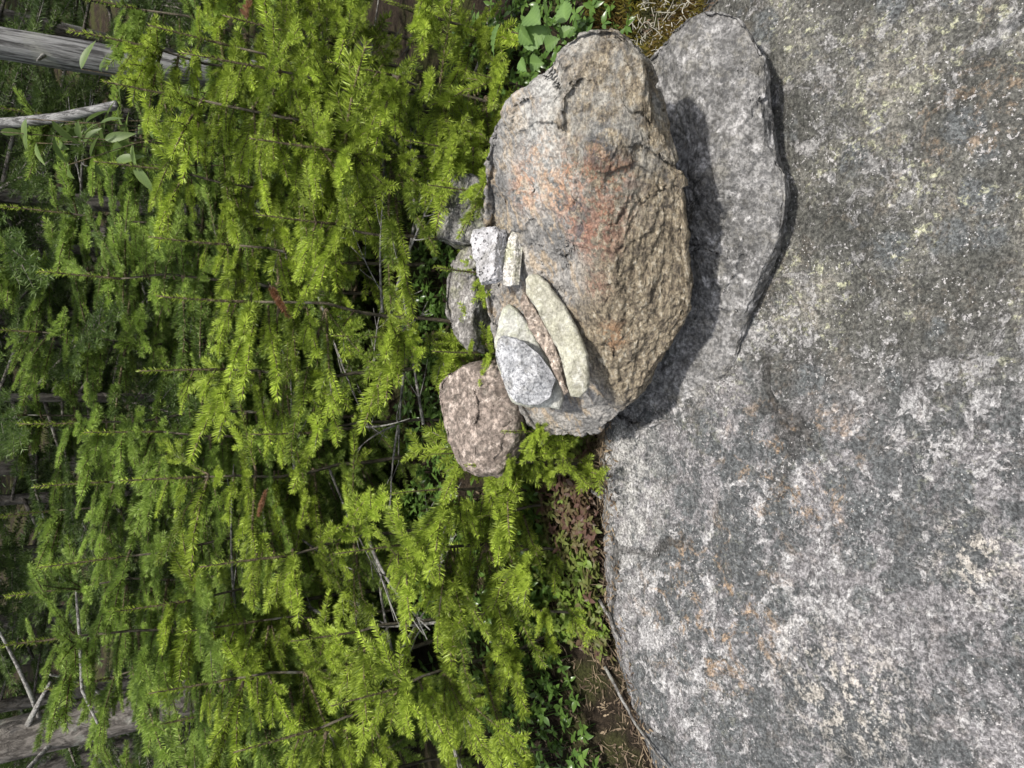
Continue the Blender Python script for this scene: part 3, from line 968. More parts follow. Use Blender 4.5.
def sapling(tip_px, y, label, seed, spread=0.42, name='spruce_sapling', wh=0.10, bias=None, dead=2, rust=0, low=0.05, group='young spruces behind the boulder', lean=0.0):
    r = random.Random(seed)
    tip = at_y(tip_px[0], tip_px[1], y)
    gz = float(ground_z([tip[0]], [tip[1]])[0])
    ht = max(0.12, tip[2] - gz)
    root = empty(name, (tip[0] - lean * ht, y, gz - 0.01))
    tag(root, label, 'sapling', group)
    mb = MB()
    ll = min(0.16, ht * 0.3)
    zs = np.linspace(0, ht - ll + 0.012, 8)
    tp = np.stack([lean * zs + 0.012 * np.sin(zs * 11 + seed) + 0.004 * np.sin(zs * 31 + seed), 0.010 * np.cos(zs * 8 + seed), zs], -1)
    mb.tube(tp, np.linspace(0.0026 + ht * 0.004, 0.0022, 8), 7, 0, 0.3)
    link('trunk', mb.mesh('trunk', [M_STEM]), root)
    z0 = tp[-1]
    place('leader', LEAD[seed % 3], root, z0, r.random() * 6, 0, 0, ll / 0.16)
    z = ht - ll
    k = 0
    nb = 0
    while z > low and nb < 95:
        f = (ht - z) / max(ht, 0.5)
        lenb = min(spread * 1.1, 0.09 + (ht - z) * 0.7)
        nbr = r.choice((3, 4, 4, 5))
        a0 = r.random() * 6.28
        for j in range(nbr + 3):
            main = j < nbr
            az = a0 + j * 6.283 / nbr + r.gauss(0, 0.2)
            if bias is not None and r.random() < 0.74:
                az = bias + r.gauss(0, 0.32)
            elif r.random() < 0.3:
                az = -1.57 + r.gauss(0, 0.5)
            Lb = lenb * (r.uniform(0.75, 1.15) if main else r.uniform(0.3, 0.6))
            zz = z + (0 if main else r.uniform(0.02, wh * 0.9))
            if zz > ht - ll * 0.5: continue
            pit = R(40) * max(0, 1 - (ht - z) / 0.22) + R(8) - R(18) * min(1, f) + r.gauss(0, 0.10)
            pool, ref = (0, 0.50) if Lb > 0.38 else (1, 0.30) if Lb > 0.2 else (2, 0.15)
            pool = ((BIG, MID, SML) if y < 1.80 else (BIG2, MID2, SML2))[pool]
            b = place('branch', r.choice(pool), root, (lean * zz, 0, zz), az, pit, r.gauss(0, 0.2), Lb / ref * r.uniform(0.85, 1.12))
            nb += 1
        for _ in range(1):      # short side sprigs close to the stem
            zz = z - r.uniform(0, wh)
            if zz > low * 0.5 and nb < 95:
                place('branch', r.choice(SML if y < 1.80 else SML2), root, (lean * zz, 0, zz), -1.57 + r.gauss(0, 0.9), R(8) + r.gauss(0, 0.25), r.gauss(0, 0.3), r.uniform(0.5, 1.0))
                nb += 1
        z -= wh * r.uniform(0.8, 1.2)
        k += 1
    for q_ in range(dead):
        place('dead_twig', r.choice(DEAD), root, (0, 0, r.uniform(0.05, ht * 0.5)), r.random() * 6.28, R(r.uniform(-25, 15)), r.random(), r.uniform(0.7, 1.2))
    return root


SAP = [
    # (tip px, y, spread, label, bias, dead, rust)
    ((183, 52), 1.42, 0.34, 'young spruce with a bare cross-shaped leader near the weathered grey snag', -2.6, 3),
    ((158, 300), 1.40, 0.36, 'young spruce whose pale stem shows among bright shoots above the streaked rock', -2.9, 3),
    ((338, 562), 1.20, 0.28, 'short spruce with a stout pale leader, left of the pink granite rock', -2.7, 3),
    ((292, 650), 1.32, 0.30, 'small spruce with a thin bare leader beside the shiny ground leaves', -2.8, 3),
    ((250, 430), 1.50, 0.38, 'spruce sapling standing in deep shade above the pink granite rock', 2.9, 5),
    ((95, 165), 1.75, 0.42, 'yellow-tipped spruce sapling just right of the grey-barked trunk', -2.6, 2),
    ((40, 270), 1.95, 0.45, 'dull green spruce sapling beside the grey-barked trunk', 0.4, 3),
    ((20, 420), 2.05, 0.48, 'dull green spruce sapling in front of the thin dark stem', -2.8, 4),
    ((40, 560), 1.85, 0.45, 'spruce sapling with drooping sprays right of the leaning log', -2.9, 4),
    ((-20, 655), 1.80, 0.45, 'spruce sapling whose sprays hang over the leaning log', -2.6, 3),
    ((105, 80), 1.55, 0.36, 'bright spruce sapling growing against the weathered grey snag', -2.9, 2),
    ((250, 130), 1.28, 0.26, 'bright spruce sapling nearest the dark rock behind the boulder', -2.5, 2),
    ((150, 700), 1.55, 0.34, 'spruce sapling in front of the leaning log', -2.7, 4),
    ((335, 330), 1.26, 0.24, 'low spruce sapling directly behind the streaked grey rock', -2.4, 2),
    ((430, 610), 1.22, 0.24, 'low bright spruce at the edge of the reddish ground leaves', -1.9, 1),
    ((290, -25), 1.35, 0.30, 'bright spruce sapling behind the leafy seedling', -2.4, 2),
    ((200, 560), 1.45, 0.36, 'spruce sapling with long brushy shoots left of the stout pale leader', -2.7, 3),
    ((120, 480), 1.70, 0.42, 'spruce sapling before the thin stem, right of the hanging bare twig', -2.8, 3),
    ((140, 370), 1.62, 0.40, 'spruce sapling standing in front of the thin dark stem, below its gap of forest', -2.9, 3),
    ((260, 215), 1.36, 0.32, 'bright spruce sapling with dense brushes above the dark back rock', -2.8, 2),
    ((330, 60), 1.24, 0.28, 'dense bright spruce sapling close to the leafy seedling', -2.8, 2),
    ((235, 755), 1.36, 0.34, 'bright spruce sapling left of the small spruce with a thin bare leader', 2.9, 2),
    ((395, 500), 1.18, 0.20, 'low spruce sapling just left of the pink granite rock', -2.6, 2),
    ((330, 700), 1.20, 0.28, 'low bright spruce sapling hanging over the shiny ground leaves', -2.2, 2),
    ((60, -10), 1.9, 0.45, 'spruce sapling right of the weathered grey snag', -2.8, 2),
    ((150, 240), 1.6, 0.40, 'spruce sapling half hidden behind the one with the pale stem', -2.9, 2),
    ((0, 205), 2.3, 0.55, 'dull spruce sapling right behind the broad-leaved bush', -2.8, 2),
    ((-30, 335), 2.4, 0.55, 'tall dull spruce sapling at the middle of the shaded row', -2.8, 2),
    ((35, 490), 2.15, 0.5, 'spruce sapling in the shaded row right of the bare whitish twig', -2.9, 2),
    ((5, 600), 2.2, 0.5, 'spruce sapling in the shaded row touching the bare whitish twig', -2.9, 2),
    ((85, 440), 1.9, 0.45, 'spruce sapling directly in front of the two thin stems', -2.8, 2),
    ((140, 735), 1.9, 0.4, 'spruce sapling covering the foot of the leaning log', -2.8, 2),
    ((185, 640), 1.65, 0.4, 'spruce sapling with wide flat sprays above the small thin-leader spruce', -2.8, 2),
    ((110, 610), 1.75, 0.4, 'spruce sapling between the leaning log and the brushy row', -2.8, 2),
    ((70, 30), 1.75, 0.4, 'spruce sapling whose sprays cross the lower part of the weathered snag', -2.8, 2),
    ((500, 560), 1.09, 0.13, 'low bright spruce sprig leaning over the reddish leaves near the whitish slim stick', -2.0, 0),
    ((478, 520), 1.13, 0.14, 'low spruce sprig just left of the pink granite rock among green leaves', -2.4, 0),
    ((490, 655), 1.13, 0.15, 'low bright spruce sprig over bare soil at the long dark stick', -1.9, 0),
    ((430, 450), 1.16, 0.2, 'low spruce sapling pressing against the pink granite rock', -2.6, 1),
    ((-20, 110), 2.5, 0.6, 'dull spruce sapling behind the broad-leaved bush, left of the snag', -2.8, 1),
    ((-40, 420), 2.6, 0.6, 'tall dull spruce sapling behind the two thin stems', -2.8, 1),
    ((-10, 520), 2.45, 0.6, 'dull spruce sapling in the shaded row above the bare whitish twig', -2.9, 1),
    ((-60, 260), 2.6, 0.6, 'tall dull spruce sapling touching the grey-barked trunk from behind', -2.8, 1),
    ((40, 690), 2.25, 0.5, 'dull spruce sapling whose branches cross the middle of the leaning log', -2.9, 1),
    ((150, 30), 1.6, 0.36, 'bright spruce sapling hiding the foot of the weathered grey snag', -2.7, 1),
    ((225, 20), 1.5, 0.34, 'bright spruce sapling at the foot of the snag behind the cross-shaped leader', -2.7, 1),
    ((130, -40), 1.65, 0.45, 'spruce sapling cut by the frame above the weathered grey snag', -1.9, 1),
    ((240, -70), 1.75, 0.42, 'spruce sapling at the frame edge between the snag and the leafy seedling', -1.8, 1),
    ((335, -60), 1.45, 0.34, 'low spruce sapling at the frame edge behind the leafy seedling', -1.8, 1),
    ((185, 50), 1.75, 0.40, 'spruce sapling right behind the cross-shaped leader', -2.6, 1),
    ((428, 178), 1.03, 0.10, 'small spruce sprig overlapping the left side of the dark back rock', -2.2, 0),
    ((436, 262), 1.02, 0.08, 'small spruce sprig in the gap between the dark and the streaked back rocks', -2.0, 0),
    ((436, 350), 1.03, 0.08, 'small spruce sprig in the gap between the streaked and the pink back rocks', -2.0, 0),
    ((255, 815), 1.50, 0.40, 'spruce sapling at the frame edge left of the small thin-leader spruce', -2.9, 1),
    ((120, 830), 1.90, 0.45, 'spruce sapling at the frame edge past the foot of the leaning log', -0.3, 1),
    ((350, 835), 1.30, 0.32, 'low spruce sapling at the frame edge over the glossy ground leaves', -0.4, 1),
    ((60, 815), 2.40, 0.55, 'dull spruce sapling at the frame edge behind the leaning log', -0.3, 1),
    ((548, 468), 1.03, 0.06, 'tiny spruce sprig among pale litter between the boulder and the pink rock', -1.8, 0),
    ((468, 462), 1.02, 0.07, 'tiny spruce sprig overlapping the lower end of the pink granite rock', -1.9, 0),
    ((548, 610), 1.05, 0.07, 'tiny spruce sprig among green ground leaves beside the whitish slim stick', -1.8, 0),
    ((385, 5), 1.28, 0.26, 'low spruce sapling at the frame edge just above the leafy seedling', -2.0, 1),
    ((440, -30), 1.25, 0.20, 'small spruce sapling cut by the frame beside the leafy seedling', -1.9, 0),
    ((488, 344), 0.985, 0.05, 'tiny bright spruce sprig peeping up behind the stacked stones', -1.8, 0),
    ((500, 428), 0.985, 0.06, 'tiny bright spruce sprig in front of the pink granite rock', -1.8, 0),
    ((408, 135), 1.13, 0.20, 'low spruce sapling shading the dark rock behind the boulder', -2.6, 1),
    ((470, 70), 1.12, 0.14, 'small spruce sapling between the leafy seedling and the dark rock', -2.4, 0),
    ((545, 752), 1.10, 0.12, 'tiny spruce sprouting from bare soil beside the bedrock', -1.6, 0),
]
trees = []
for i, (tp, y, spd, lab, bias, dd) in enumerate(SAP):
    trees.append(sapling(tp, y, lab, 40 + i, spd, bias=bias, dead=max(0, dd - 2) + (1 if 1.3 < y < 1.9 else 0), low=0.24 if 1.3 < y < 1.9 else 0.05, wh=0.095 if y < 1.3 else 0.11))
# two dry rusty branches on the saplings
place('dry_branch', RUST[0], trees[1], at_y(270, 285, 1.36) - np.array(trees[1].location), -2.3, -0.2, 0.5, 0.65)
place('dry_branch', RUST[1], trees[0], at_y(247, 20, 1.36) - np.array(trees[0].location), 0.5, -0.2, 0.4, 0.45)
place('dry_branch', RUST[1], trees[4], at_y(268, 488, 1.44) - np.array(trees[4].location), 2.5, 0.1, 0, 0.5)


# ---- larger trees behind
def big_tree(base_px, y, ht, label, seed, r0, lean=(0, 0), low=0.9, spread=1.0, n=70, bark=M_BARK):
    r = random.Random(seed)
    p = at_y(base_px[0], base_px[1], y)
    gz = float(ground_z([p[0]], [p[1]])[0])
    x0 = p[0] - lean[0] * (p[2] - gz)
    root = empty('spruce_tree', (x0, y, gz - 0.03))
    tag(root, label, 'tree', 'spruces in the woods behind')
    mb = MB()
    zs = np.linspace(0, ht, 22)
    tp = np.stack([lean[0] * zs + 0.02 * np.sin(zs * 1.7 + seed), lean[1] * zs + 0.02 * np.cos(zs * 1.3 + seed), zs], -1)
    mb.tube(tp, r0 * (1 - 0.85 * zs / ht), 12, 0, 0.3, rough=0.12)
    link('trunk', mb.mesh('trunk', [bark]), root)
    for k in range(n):
        f = k / n
        z = low + (ht - low) * f ** 1.25
        L = (spread * (1 - 0.8 * (z - low) / (ht - low + 0.01))) * r.uniform(0.7, 1.1)
        c = (lean[0] * z, lean[1] * z, z)
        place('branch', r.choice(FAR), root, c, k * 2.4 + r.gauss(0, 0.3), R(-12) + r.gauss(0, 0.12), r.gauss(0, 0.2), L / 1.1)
    for k in range(6):
        place('dead_twig', r.choice(DEAD), root, (lean[0] * 0.6, lean[1] * 0.6, r.uniform(0.2, max(0.5, low))), r.random() * 6.28, R(r.uniform(-20, 20)), r.random(), r.uniform(1.0, 2.0))
    return root


BT = [
    ((50, 200), 3.1, 4.2, 'straight grey-barked spruce trunk between the saplings', 0.034, (0.0, 0), 1.15, 0.95),
    ((100, 394), 2.7, 3.2, 'thin dark spruce stem with gaps of forest beside it', 0.018, (0.03, 0), 0.75, 0.8),
    ((90, 247), 3.6, 4.0, 'thin spruce behind the grey-barked trunk', 0.024, (0.04, 0), 0.7, 1.0),
    ((90, 493), 3.3, 4.0, 'thin spruce stem in shade right of the hanging grey twig', 0.026, (-0.03, 0), 0.7, 1.0),
    ((60, 620), 4.3, 6.0, 'tall dark spruce behind the leaning log', 0.06, (0, 0), 0.35, 1.3),
    ((60, 320), 4.6, 6.0, 'tall dark spruce in the middle of the woods', 0.06, (0, 0), 0.3, 1.4),
    ((60, 110), 4.4, 6.0, 'tall dark spruce behind the broad-leaved bush', 0.055, (0, 0), 0.3, 1.3),
    ((60, 460), 5.4, 7.0, 'far dark spruce seen between the thin stems', 0.07, (0, 0), 0.2, 1.5),
    ((60, -20), 5.0, 6.5, 'tall dark spruce behind the weathered snag', 0.07, (0, 0), 0.2, 1.5),
    ((60, 760), 5.2, 7.0, 'tall dark spruce beyond the foot of the leaning log', 0.07, (0, 0), 0.2, 1.5),
    ((60, 30), 3.6, 4.5, 'bushy dark spruce filling the gap beside the weathered snag', 0.035, (0, 0), 0.12, 1.1),
    ((60, 150), 3.5, 4.0, 'bushy dark spruce behind the broad-leaved bush, low branches to the ground', 0.035, (0, 0), 0.12, 1.1),
    ((60, 345), 3.9, 4.5, 'bushy dark spruce between the grey-barked trunk and the thin dark stem', 0.035, (0, 0), 0.12, 1.2),
    ((60, 545), 3.7, 4.5, 'bushy dark spruce behind the long bare twig', 0.035, (0, 0), 0.12, 1.1),
    ((60, 690), 3.7, 4.5, 'bushy dark spruce right behind the leaning log', 0.035, (0, 0), 0.12, 1.1),
    ((60, 230), 6.6, 7.5, 'farthest spruce deep in the woods', 0.08, (0, 0), 0.2, 1.7),
]
for i, (bp, y, ht, lab, r0, ln, low, spd) in enumerate(BT):
    big_tree(bp, y, ht, lab, 900 + i, r0, ln, low, spd)
woods = MB()
# far wood: reads as one mass
wr = np.random.default_rng(77)
for k in range(60):
    X, Y = wr.uniform(-14, 14), wr.uniform(8.5, 22)
    g = float(ground_z([X], [Y])[0])
    hh = wr.uniform(5, 9)
    woods.tube([(X, Y, g - 0.2), (X, Y, g + hh)], [0.09, 0.02], 6, 0, 0.2)
    m = 2600
    zz = wr.random(m) ** 0.8 * (hh - 0.1) + 0.1
    rr = (1.6 * (1 - zz / hh) + 0.1) * np.sqrt(wr.random(m))
    aa = wr.random(m) * 6.283
    c = np.stack([X + rr * np.cos(aa), Y + rr * np.sin(aa), g + zz - rr * 0.25], -1)
    d = np.stack([np.cos(aa), np.sin(aa), np.full(m, -0.2)], -1) + wr.normal(0, 0.35, (m, 3))
    s_ = np.cross(d, (0, 0, 1.0)) + wr.normal(0, 0.3, (m, 3))
    s_ /= np.linalg.norm(s_, axis=1)[:, None]
    ln_ = wr.uniform(0.10, 0.22, m)[:, None]
    v = np.stack([c - d * ln_ / 2, c + s_ * 0.028, c + d * ln_ / 2, c - s_ * 0.028], 1).reshape(-1, 3)
    o = np.arange(m)[:, None] * 4
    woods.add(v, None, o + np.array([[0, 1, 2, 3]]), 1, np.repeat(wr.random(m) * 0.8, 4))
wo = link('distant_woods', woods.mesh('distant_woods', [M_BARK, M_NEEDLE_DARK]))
tag(wo, 'dark mass of far spruces filling the background', None, None, 'stuff')

# ---- dead timber
def timber(name, pts, rads, mat, label, cat, rough=0.2, stubs=()):
    root = empty(name, pts[0])
    tag(root, label, cat)
    base = np.array(pts[0])
    t = np.linspace(0, 1, 40)
    P = np.stack([np.interp(t, np.linspace(0, 1, len(pts)), np.array(pts)[:, i]) for i in range(3)], -1)
    rd = np.interp(t, np.linspace(0, 1, len(rads)), rads)
    mb = MB()
    mb.tube(P - base, rd, 40, 0, 0.3, rough=rough)
    link('trunk', mb.mesh('trunk', [mat]), root)
    for (f, d, L, rr) in stubs:
        p = P[int(f * 39)] - base
        mb = MB()
        q_ = polyline(p, d, L, 5, np.random.default_rng(int(f * 1000)).normal(0, 0.25, 3))
        mb.tube(q_, np.linspace(rr, rr * 0.35, 6), 6, 0, 0.3)
        link('branch_stub', mb.mesh('branch_stub', [M_DEADTWIG]), root)
    return root


timber('dead_snag', [at_y(330, 82, 2.5), at_y(130, 64, 2.5), at_y(-60, 34, 2.5), at_y(-300, 20, 2.5)], [0.046, 0.045, 0.044, 0.043], M_GREYWOOD,
       'weathered grey snag with a broken white stub, bark long gone', 'dead tree', 0.22,
       [(0.62, (0.8, -0.5, 0.35), 0.16, 0.012), (0.70, (0.5, -0.8, 0.2), 0.10, 0.009), (0.5, (-0.6, -0.7, 0.2), 0.14, 0.008)])
timber('leaning_log', [at_y(330, 655, 2.7), at_y(140, 708, 2.75), at_y(0, 742, 2.8), at_y(-240, 800, 2.9)], [0.074, 0.068, 0.064, 0.058], M_BARK,
       'leaning grey log with bare twigs, behind the hanging sprays', 'log', 0.18,
       [(0.52, (-0.4, -0.6, 0.6), 0.4, 0.009), (0.58, (0.9, -0.4, 0.2), 0.45, 0.010), (0.40, (0.9, -0.5, 0.4), 0.4, 0.009), (0.64, (0.7, -0.6, -0.2), 0.3, 0.012), (0.45, (-0.7, -0.6, 0.1), 0.25, 0.008)])
timber('fallen_branch', [at_y(118, 105, 2.35), at_y(60, 118, 2.4), at_y(-40, 128, 2.5)], [0.013, 0.014, 0.016], M_GREYWOOD,
       'grey dead pole half hidden by the broad-leaved bush', 'branch', 0.15)
# thin hanging bare twig at the leaning log
timber('bare_twig', [at_y(76, 590, 2.2), at_y(80, 640, 2.2), at_y(82, 690, 2.15), at_y(98, 724, 2.1)], [0.003, 0.0045, 0.004, 0.003], M_DEADTWIG,
       'long bare whitish twig hanging in front of the leaning log', 'twig', 0.1)


# ------------------------------------------------------------------ leaves
def leaf_verts(L, W, fold=0.25, curl=0.25, serr=0.0, nl=8):
    t = np.linspace(0, 1, nl + 1)
    prof = np.sin(np.pi * t ** 0.75) ** 0.9 * W / 2
    if serr:
        prof = prof * (1 + serr * np.where(np.arange(nl + 1) % 2 == 0, 1, -0.6))
    prof[0] = prof[-1] = W * 0.02
    x = t * L
    z = -curl * L * t ** 2
    mid = np.stack([x, 0 * x, z], -1)
    le = np.stack([x - (0.04 * L if serr else 0) * (np.arange(nl + 1) % 2), prof, z + prof * fold], -1)
    ri = le * np.array([1, -1, 1])
    v = np.concatenate([mid, le, ri])
    i = np.arange(nl); n1 = nl + 1
    q_ = np.concatenate([np.stack([i, i + 1, n1 + i + 1, n1 + i], -1), np.stack([i, 2 * n1 + i, 2 * n1 + i + 1, i + 1], -1)])
    return v, q_


def rotm(az, pitch, roll):
    return np.array(Matrix.Rotation(az, 3, 'Z') @ Matrix.Rotation(-pitch, 3, 'Y') @ Matrix.Rotation(roll, 3, 'X'))


M_BROAD = leafy('broad_leaf', (0.075, 0.14, 0.04), (0.16, 0.26, 0.075), 0.35, 0.5, 0.3)
M_WILLOW = leafy('bush_leaf', (0.08, 0.13, 0.045), (0.20, 0.27, 0.08), 0.35, 0.45, 0.4)
M_COVER = leafy('ground_leaf', (0.11, 0.062, 0.048), (0.15, 0.23, 0.035), 0.3, 0.5, 0.0)
M_DRY = leafy('dry_leaf', (0.085, 0.058, 0.040), (0.26, 0.20, 0.13), 0.15, 0.8, 0.0)
M_GLOSS = leafy('glossy_leaf', (0.05, 0.10, 0.022), (0.12, 0.20, 0.04), 0.2, 0.28, 0.0)


def leafy_plant(name, base, label, cat, stems, leaf_me, mat):
    root = empty(name, base)
    tag(root, label, cat)
    b = np.array(base)
    for (pts, leaves) in stems:
        mb = MB()
        P = np.array(pts) - b
        mb.tube(P, np.linspace(0.0022, 0.001, len(P)), 5, 0, 0.3)
        link('stem', mb.mesh('stem', [M_TWIG]), root)
        for (p, az, pit, roll, sc) in leaves:
            place('leaf', leaf_me, root, np.array(p) - b, az, pit, roll, sc)
    return root


v_, q_ = leaf_verts(1, 0.82, 0.22, 0.25, 0.10, 12)
k_ = len(v_) // 3
mb = MB(); mb.add(v_, None, q_, 0, np.concatenate([np.full(k_, 1.0), np.tile([0.25, 0.6], k_)[:2 * k_]])); LEAF_S = mb.mesh('leaf', [M_BROAD], smooth=False)
v_, q_ = leaf_verts(1, 0.30, 0.3, 0.25, 0, 8)
mb = MB(); mb.add(v_, None, q_, 0, np.linspace(0.2, 0.8, len(v_))); LEAF_W = mb.mesh('leaf', [M_WILLOW])

Y0 = 1.0
bs = plane_hit(585, 62) * 1.0
bs = at_y(566, 45, 1.02); bs[2] = ground_z([bs[0]], [bs[1]])[0]
st = []
for tipp, y, lv in (((540, 20), 0.98, [((548, 8), -2.9, 0.3, 0.6, 0.075), ((566, 22), 0.2, 0.1, 0.3, 0.042), ((528, 14), -2.2, 0.2, -0.4, 0.044)]),
                    ((512, 32), 1.0, [((500, 24), 2.6, 0.2, 0.3, 0.048), ((522, 42), -1.4, -0.4, 0.3, 0.05), ((520, 28), -2.6, 0.0, 0.3, 0.04)]),
                    ((560, 36), 0.97, [((560, 36), -1.2, -0.2, 0.2, 0.024), ((530, 62), -2.0, 0.0, 0.2, 0.03), ((545, 46), -1.6, 0, 0.3, 0.03), ((520, 60), -2.6, 0.1, 0.0, 0.025)])):
    e = at_y(*tipp, y)
    mid = (bs + e) / 2 + np.array([0, 0, 0.02])
    st.append(([bs, mid, e], [(at_y(*pp, y - 0.005), a, p_, r_, s_) for (pp, a, p_, r_, s_) in lv]))
leafy_plant('leafy_seedling', bs, 'seedling with a few broad toothed green leaves beside the boulder', 'plant', st, LEAF_S, M_BROAD)

wb = at_y(150, 110, 2.15); wb[2] = ground_z([wb[0]], [wb[1]])[0]
wrn = random.Random(5)
st = []
for k in range(9):
    e = at_y(wrn.uniform(0, 100), wrn.uniform(62, 165), wrn.uniform(1.95, 2.15))
    mid = (wb + e) / 2 + np.array([wrn.gauss(0, 0.05), -0.05, 0.03])
    lv = []
    for j in range(11):
        t = 0.45 + 0.55 * j / 10
        p = (1 - t) ** 2 * wb + 2 * t * (1 - t) * mid + t * t * e
        lv.append((p, wrn.random() * 6.28, R(wrn.uniform(-50, 20)), wrn.gauss(0, 0.5), wrn.uniform(0.05, 0.085)))
    tt = np.linspace(0, 1, 7)[:, None]
    st.append(((1 - tt) ** 2 * wb + 2 * tt * (1 - tt) * mid + tt * tt * e, lv))
leafy_plant('broadleaf_bush', wb, 'bush with narrow blue-green leaves below the weathered snag', 'bush', st, LEAF_W, M_WILLOW)

# ---- ground cover, litter, moss (nobody could count them)
gr_ = np.random.default_rng(21)


def in_px(p):
    d = p - CAM
    z = d @ FW
    return 512 - FPX * (d @ UP) / z, 384 - FPX * (d @ RT) / z


def cover(name, mat, label, n, xr, dr, size, tint, mode, pet=(3, 5), hgt=(0.005, 0.03), asp=0.5):
    mb = MB()
    lv, lq = leaf_verts(1, asp, 0.2, 0.3, 0, 4)
    x = gr_.uniform(*xr, n)
    y = edge_y(x) + gr_.uniform(*dr, n)
    g = ground_z(x, y); bz = bed_z(x, y)
    z = np.maximum(g, bz)
    dens = fbm(np.stack([x * 7, y * 7, 0 * x + 4], -1), 3)
    for i in range(n):
        if dens[i] < -0.14 and mode != 'all': continue
        k = gr_.integers(*pet, endpoint=True)
        h = gr_.uniform(*hgt)
        a0 = gr_.random() * 6.28
        tn = np.clip(tint(x[i], y[i]) + gr_.normal(0, 0.25 if name == 'ground_cover' else 0.12), 0, 1)
        c = np.array([x[i], y[i], z[i] + h])
        for j in range(k):
            s_ = size * gr_.uniform(0.6, 1.2)
            M_ = rotm(a0 + j * 6.28 / k + gr_.normal(0, 0.3), gr_.normal(0.25, 0.35), gr_.normal(0, 0.3))
            mb.add((lv * s_) @ M_.T + c, None, lq, 0, np.clip(tn + gr_.normal(0, 0.08), 0, 1))
        if h > 0.012:
            mb.tube([c - np.array([0, 0, h + 0.004]), c], [0.0008, 0.0006], 3, 0, 0.1, False)
    return tag(link(name, mb.mesh(name, [mat])), label, None, None, 'stuff')


def tint_cover(x, y):
    return float(np.clip(1.2 + 2.4 * perlin(np.array([[x * 9, y * 9, 1.5]]))[0] + 2.4 * (y - edge_y([x])[0] - 0.12), 0, 1))


cover('ground_cover', M_COVER, 'low reddish and green leaves between the spruces and the bedrock', 2600, (-0.46, 0.03), (0.015, 0.36), 0.014, tint_cover, '')
cover('glossy_ground_cover', M_GLOSS, 'low glossy green leaves under the spruces', 2400, (-0.75, 0.80), (0.14, 0.80), 0.018, lambda x, y: 0.4, '', (4, 6), (0.01, 0.06))
cover('leaf_litter', M_DRY, 'brown dry leaves and bits along the bedrock edge', 2600, (-0.75, 0.6), (-0.045, 0.45), 0.009, lambda x, y: gr_.random() ** 1.6, 'all', (1, 2), (0.0, 0.006), 0.4)

# twig litter
mb = MB()
for k in range(2700):
    x = gr_.uniform(-0.7, 0.7) if k < 1500 else gr_.uniform(-0.17, -0.02)
    y = float(edge_y([x])[0]) + abs(gr_.normal(0, 0.14)) - 0.015
    z = max(float(ground_z([x], [y])[0]), float(bed_z([x], [y])[0])) + gr_.uniform(0, 0.006)
    L = gr_.uniform(0.008, 0.035)
    a = gr_.random() * 6.28
    p = polyline((x, y, z), (math.cos(a), math.sin(a), gr_.normal(0, 0.2)), L, 3, gr_.normal(0, 0.5, 3))
    mb.tube(p, gr_.uniform(0.0004, 0.0009), 3, 0, gr_.random() if k < 1500 else 1.0, False)
tag(link('twig_litter', mb.mesh('twig_litter', [M_DRY])), 'fine pale twigs and needles on the soil', None, None, 'stuff')

# moss with reindeer lichen by the top end of the boulder
M_MOSS = leafy('moss', (0.085, 0.050, 0.010), (0.17, 0.15, 0.018), 0.2, 0.8, 0.0)
M_RLICH = leafy('reindeer_lichen', (0.30, 0.28, 0.22), (0.50, 0.48, 0.40), 0.2, 0.9, 0.0)
mb = MB()
n = 16000
x = gr_.uniform(0.34, 0.80, n); y = edge_y(x) + gr_.uniform(-0.03, 0.30, n)
dn = fbm(np.stack([x * 8, y * 8, 0 * x], -1), 3)
bump = 0.02 + 0.06 * np.clip(dn + 0.15, 0, 1)
z = np.maximum(ground_z(x, y), bed_z(x, y))
m = dn > -0.12
x, y, z, dn, bump = x[m], y[m], z[m], dn[m], bump[m]
n = len(x)
c = np.stack([x, y, z + bump * gr_.uniform(0.4, 1, n)], -1)
d = gr_.normal(0, 0.5, (n, 3)); d[:, 2] = 1
d /= np.linalg.norm(d, axis=1)[:, None]
s_ = np.cross(d, gr_.normal(size=(n, 3))); s_ /= np.linalg.norm(s_, axis=1)[:, None]
ln_ = gr_.uniform(0.004, 0.009, n)[:, None]
v = np.stack([c - d * ln_, c + s_ * 0.0011, c + d * ln_, c - s_ * 0.0011], 1).reshape(-1, 3)
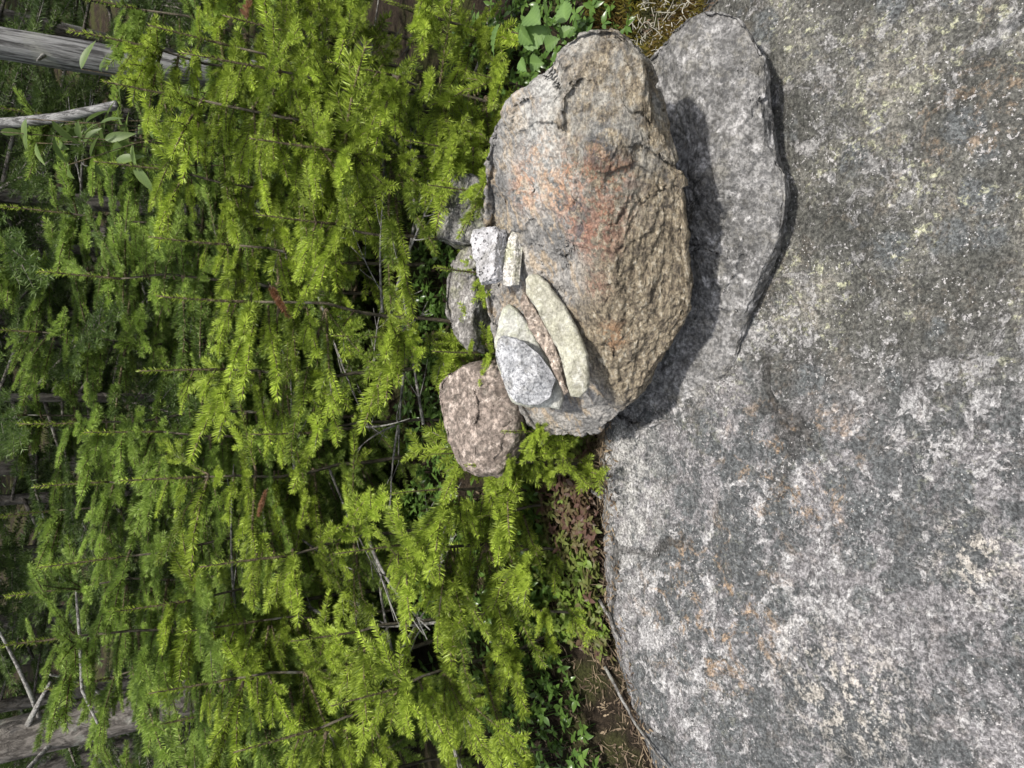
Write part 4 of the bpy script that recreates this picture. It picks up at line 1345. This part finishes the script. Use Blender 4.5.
tt = np.clip(0.45 + 1.6 * perlin(np.stack([x * 16, y * 16, 0 * x + 8], -1)) + gr_.normal(0, 0.15, n), 0, 1)
mb.add(v, None, np.arange(n)[:, None] * 4 + np.array([[0, 1, 2, 3]]), 0, np.repeat(tt, 4))
for k in range(700):
    x = gr_.uniform(0.34, 0.62); y = float(edge_y([x])[0]) + gr_.uniform(-0.02, 0.14)
    z = max(float(ground_z([x], [y])[0]), float(bed_z([x], [y])[0])) + gr_.uniform(0.005, 0.04)
    p = polyline((x, y, z), gr_.normal(0, 1, 3) * np.array([1, 1, 0.5]), gr_.uniform(0.008, 0.024), 4, gr_.normal(0, 1.3, 3))
    mb.tube(p, np.linspace(0.0009, 0.0004, 5), 4, 1, gr_.random(), False)
tag(link('moss', mb.mesh('moss', [M_MOSS, M_RLICH])), 'brown and yellow-green moss with pale lichen beside the two big rocks', None, None, 'stuff')


# ---- sticks along the bedrock edge
def stick(pxs, lift, rad, label):
    pts = []
    for (a, b) in pxs:
        p = plane_hit(a, b)
        z = max(float(bed_z([p[0]], [p[1]])[0]), float(ground_z([p[0]], [p[1]])[0])) + lift
        d = ray(a, b)
        p = CAM + d * ((z - H) / d[2])
        pts.append(p)
    mb = MB()
    P = np.array(pts)
    t = np.linspace(0, 1, 14)
    PP = np.stack([np.interp(t, np.linspace(0, 1, len(P)), P[:, i]) for i in range(3)], -1)
    PP += gr_.normal(0, 0.0008, PP.shape)
    mb.tube(PP, np.linspace(rad, rad * 0.55, 14), 8, 0, 0.3, rough=0.15)
    return tag(link('stick', mb.mesh('stick', [M_DEADTWIG])), label, 'stick', 'dead sticks along the bedrock edge')


stick([(579, 484), (590, 490), (601, 498)], 0.008, 0.0045, 'short thick grey stick in the litter by the boulder')
stick([(597, 596), (608, 615), (618, 640)], 0.008, 0.0030, 'whitish slim stick leaning on the bedrock edge beside a green leaf')
stick([(602, 458), (606, 476), (610, 492)], 0.006, 0.0018, 'very thin stick nearest the boulder')
stick([(606, 668), (625, 705), (645, 738), (668, 768)], 0.010, 0.0028, 'long dark stick along the foot of the bedrock')

scene.view_settings.exposure = 0.50
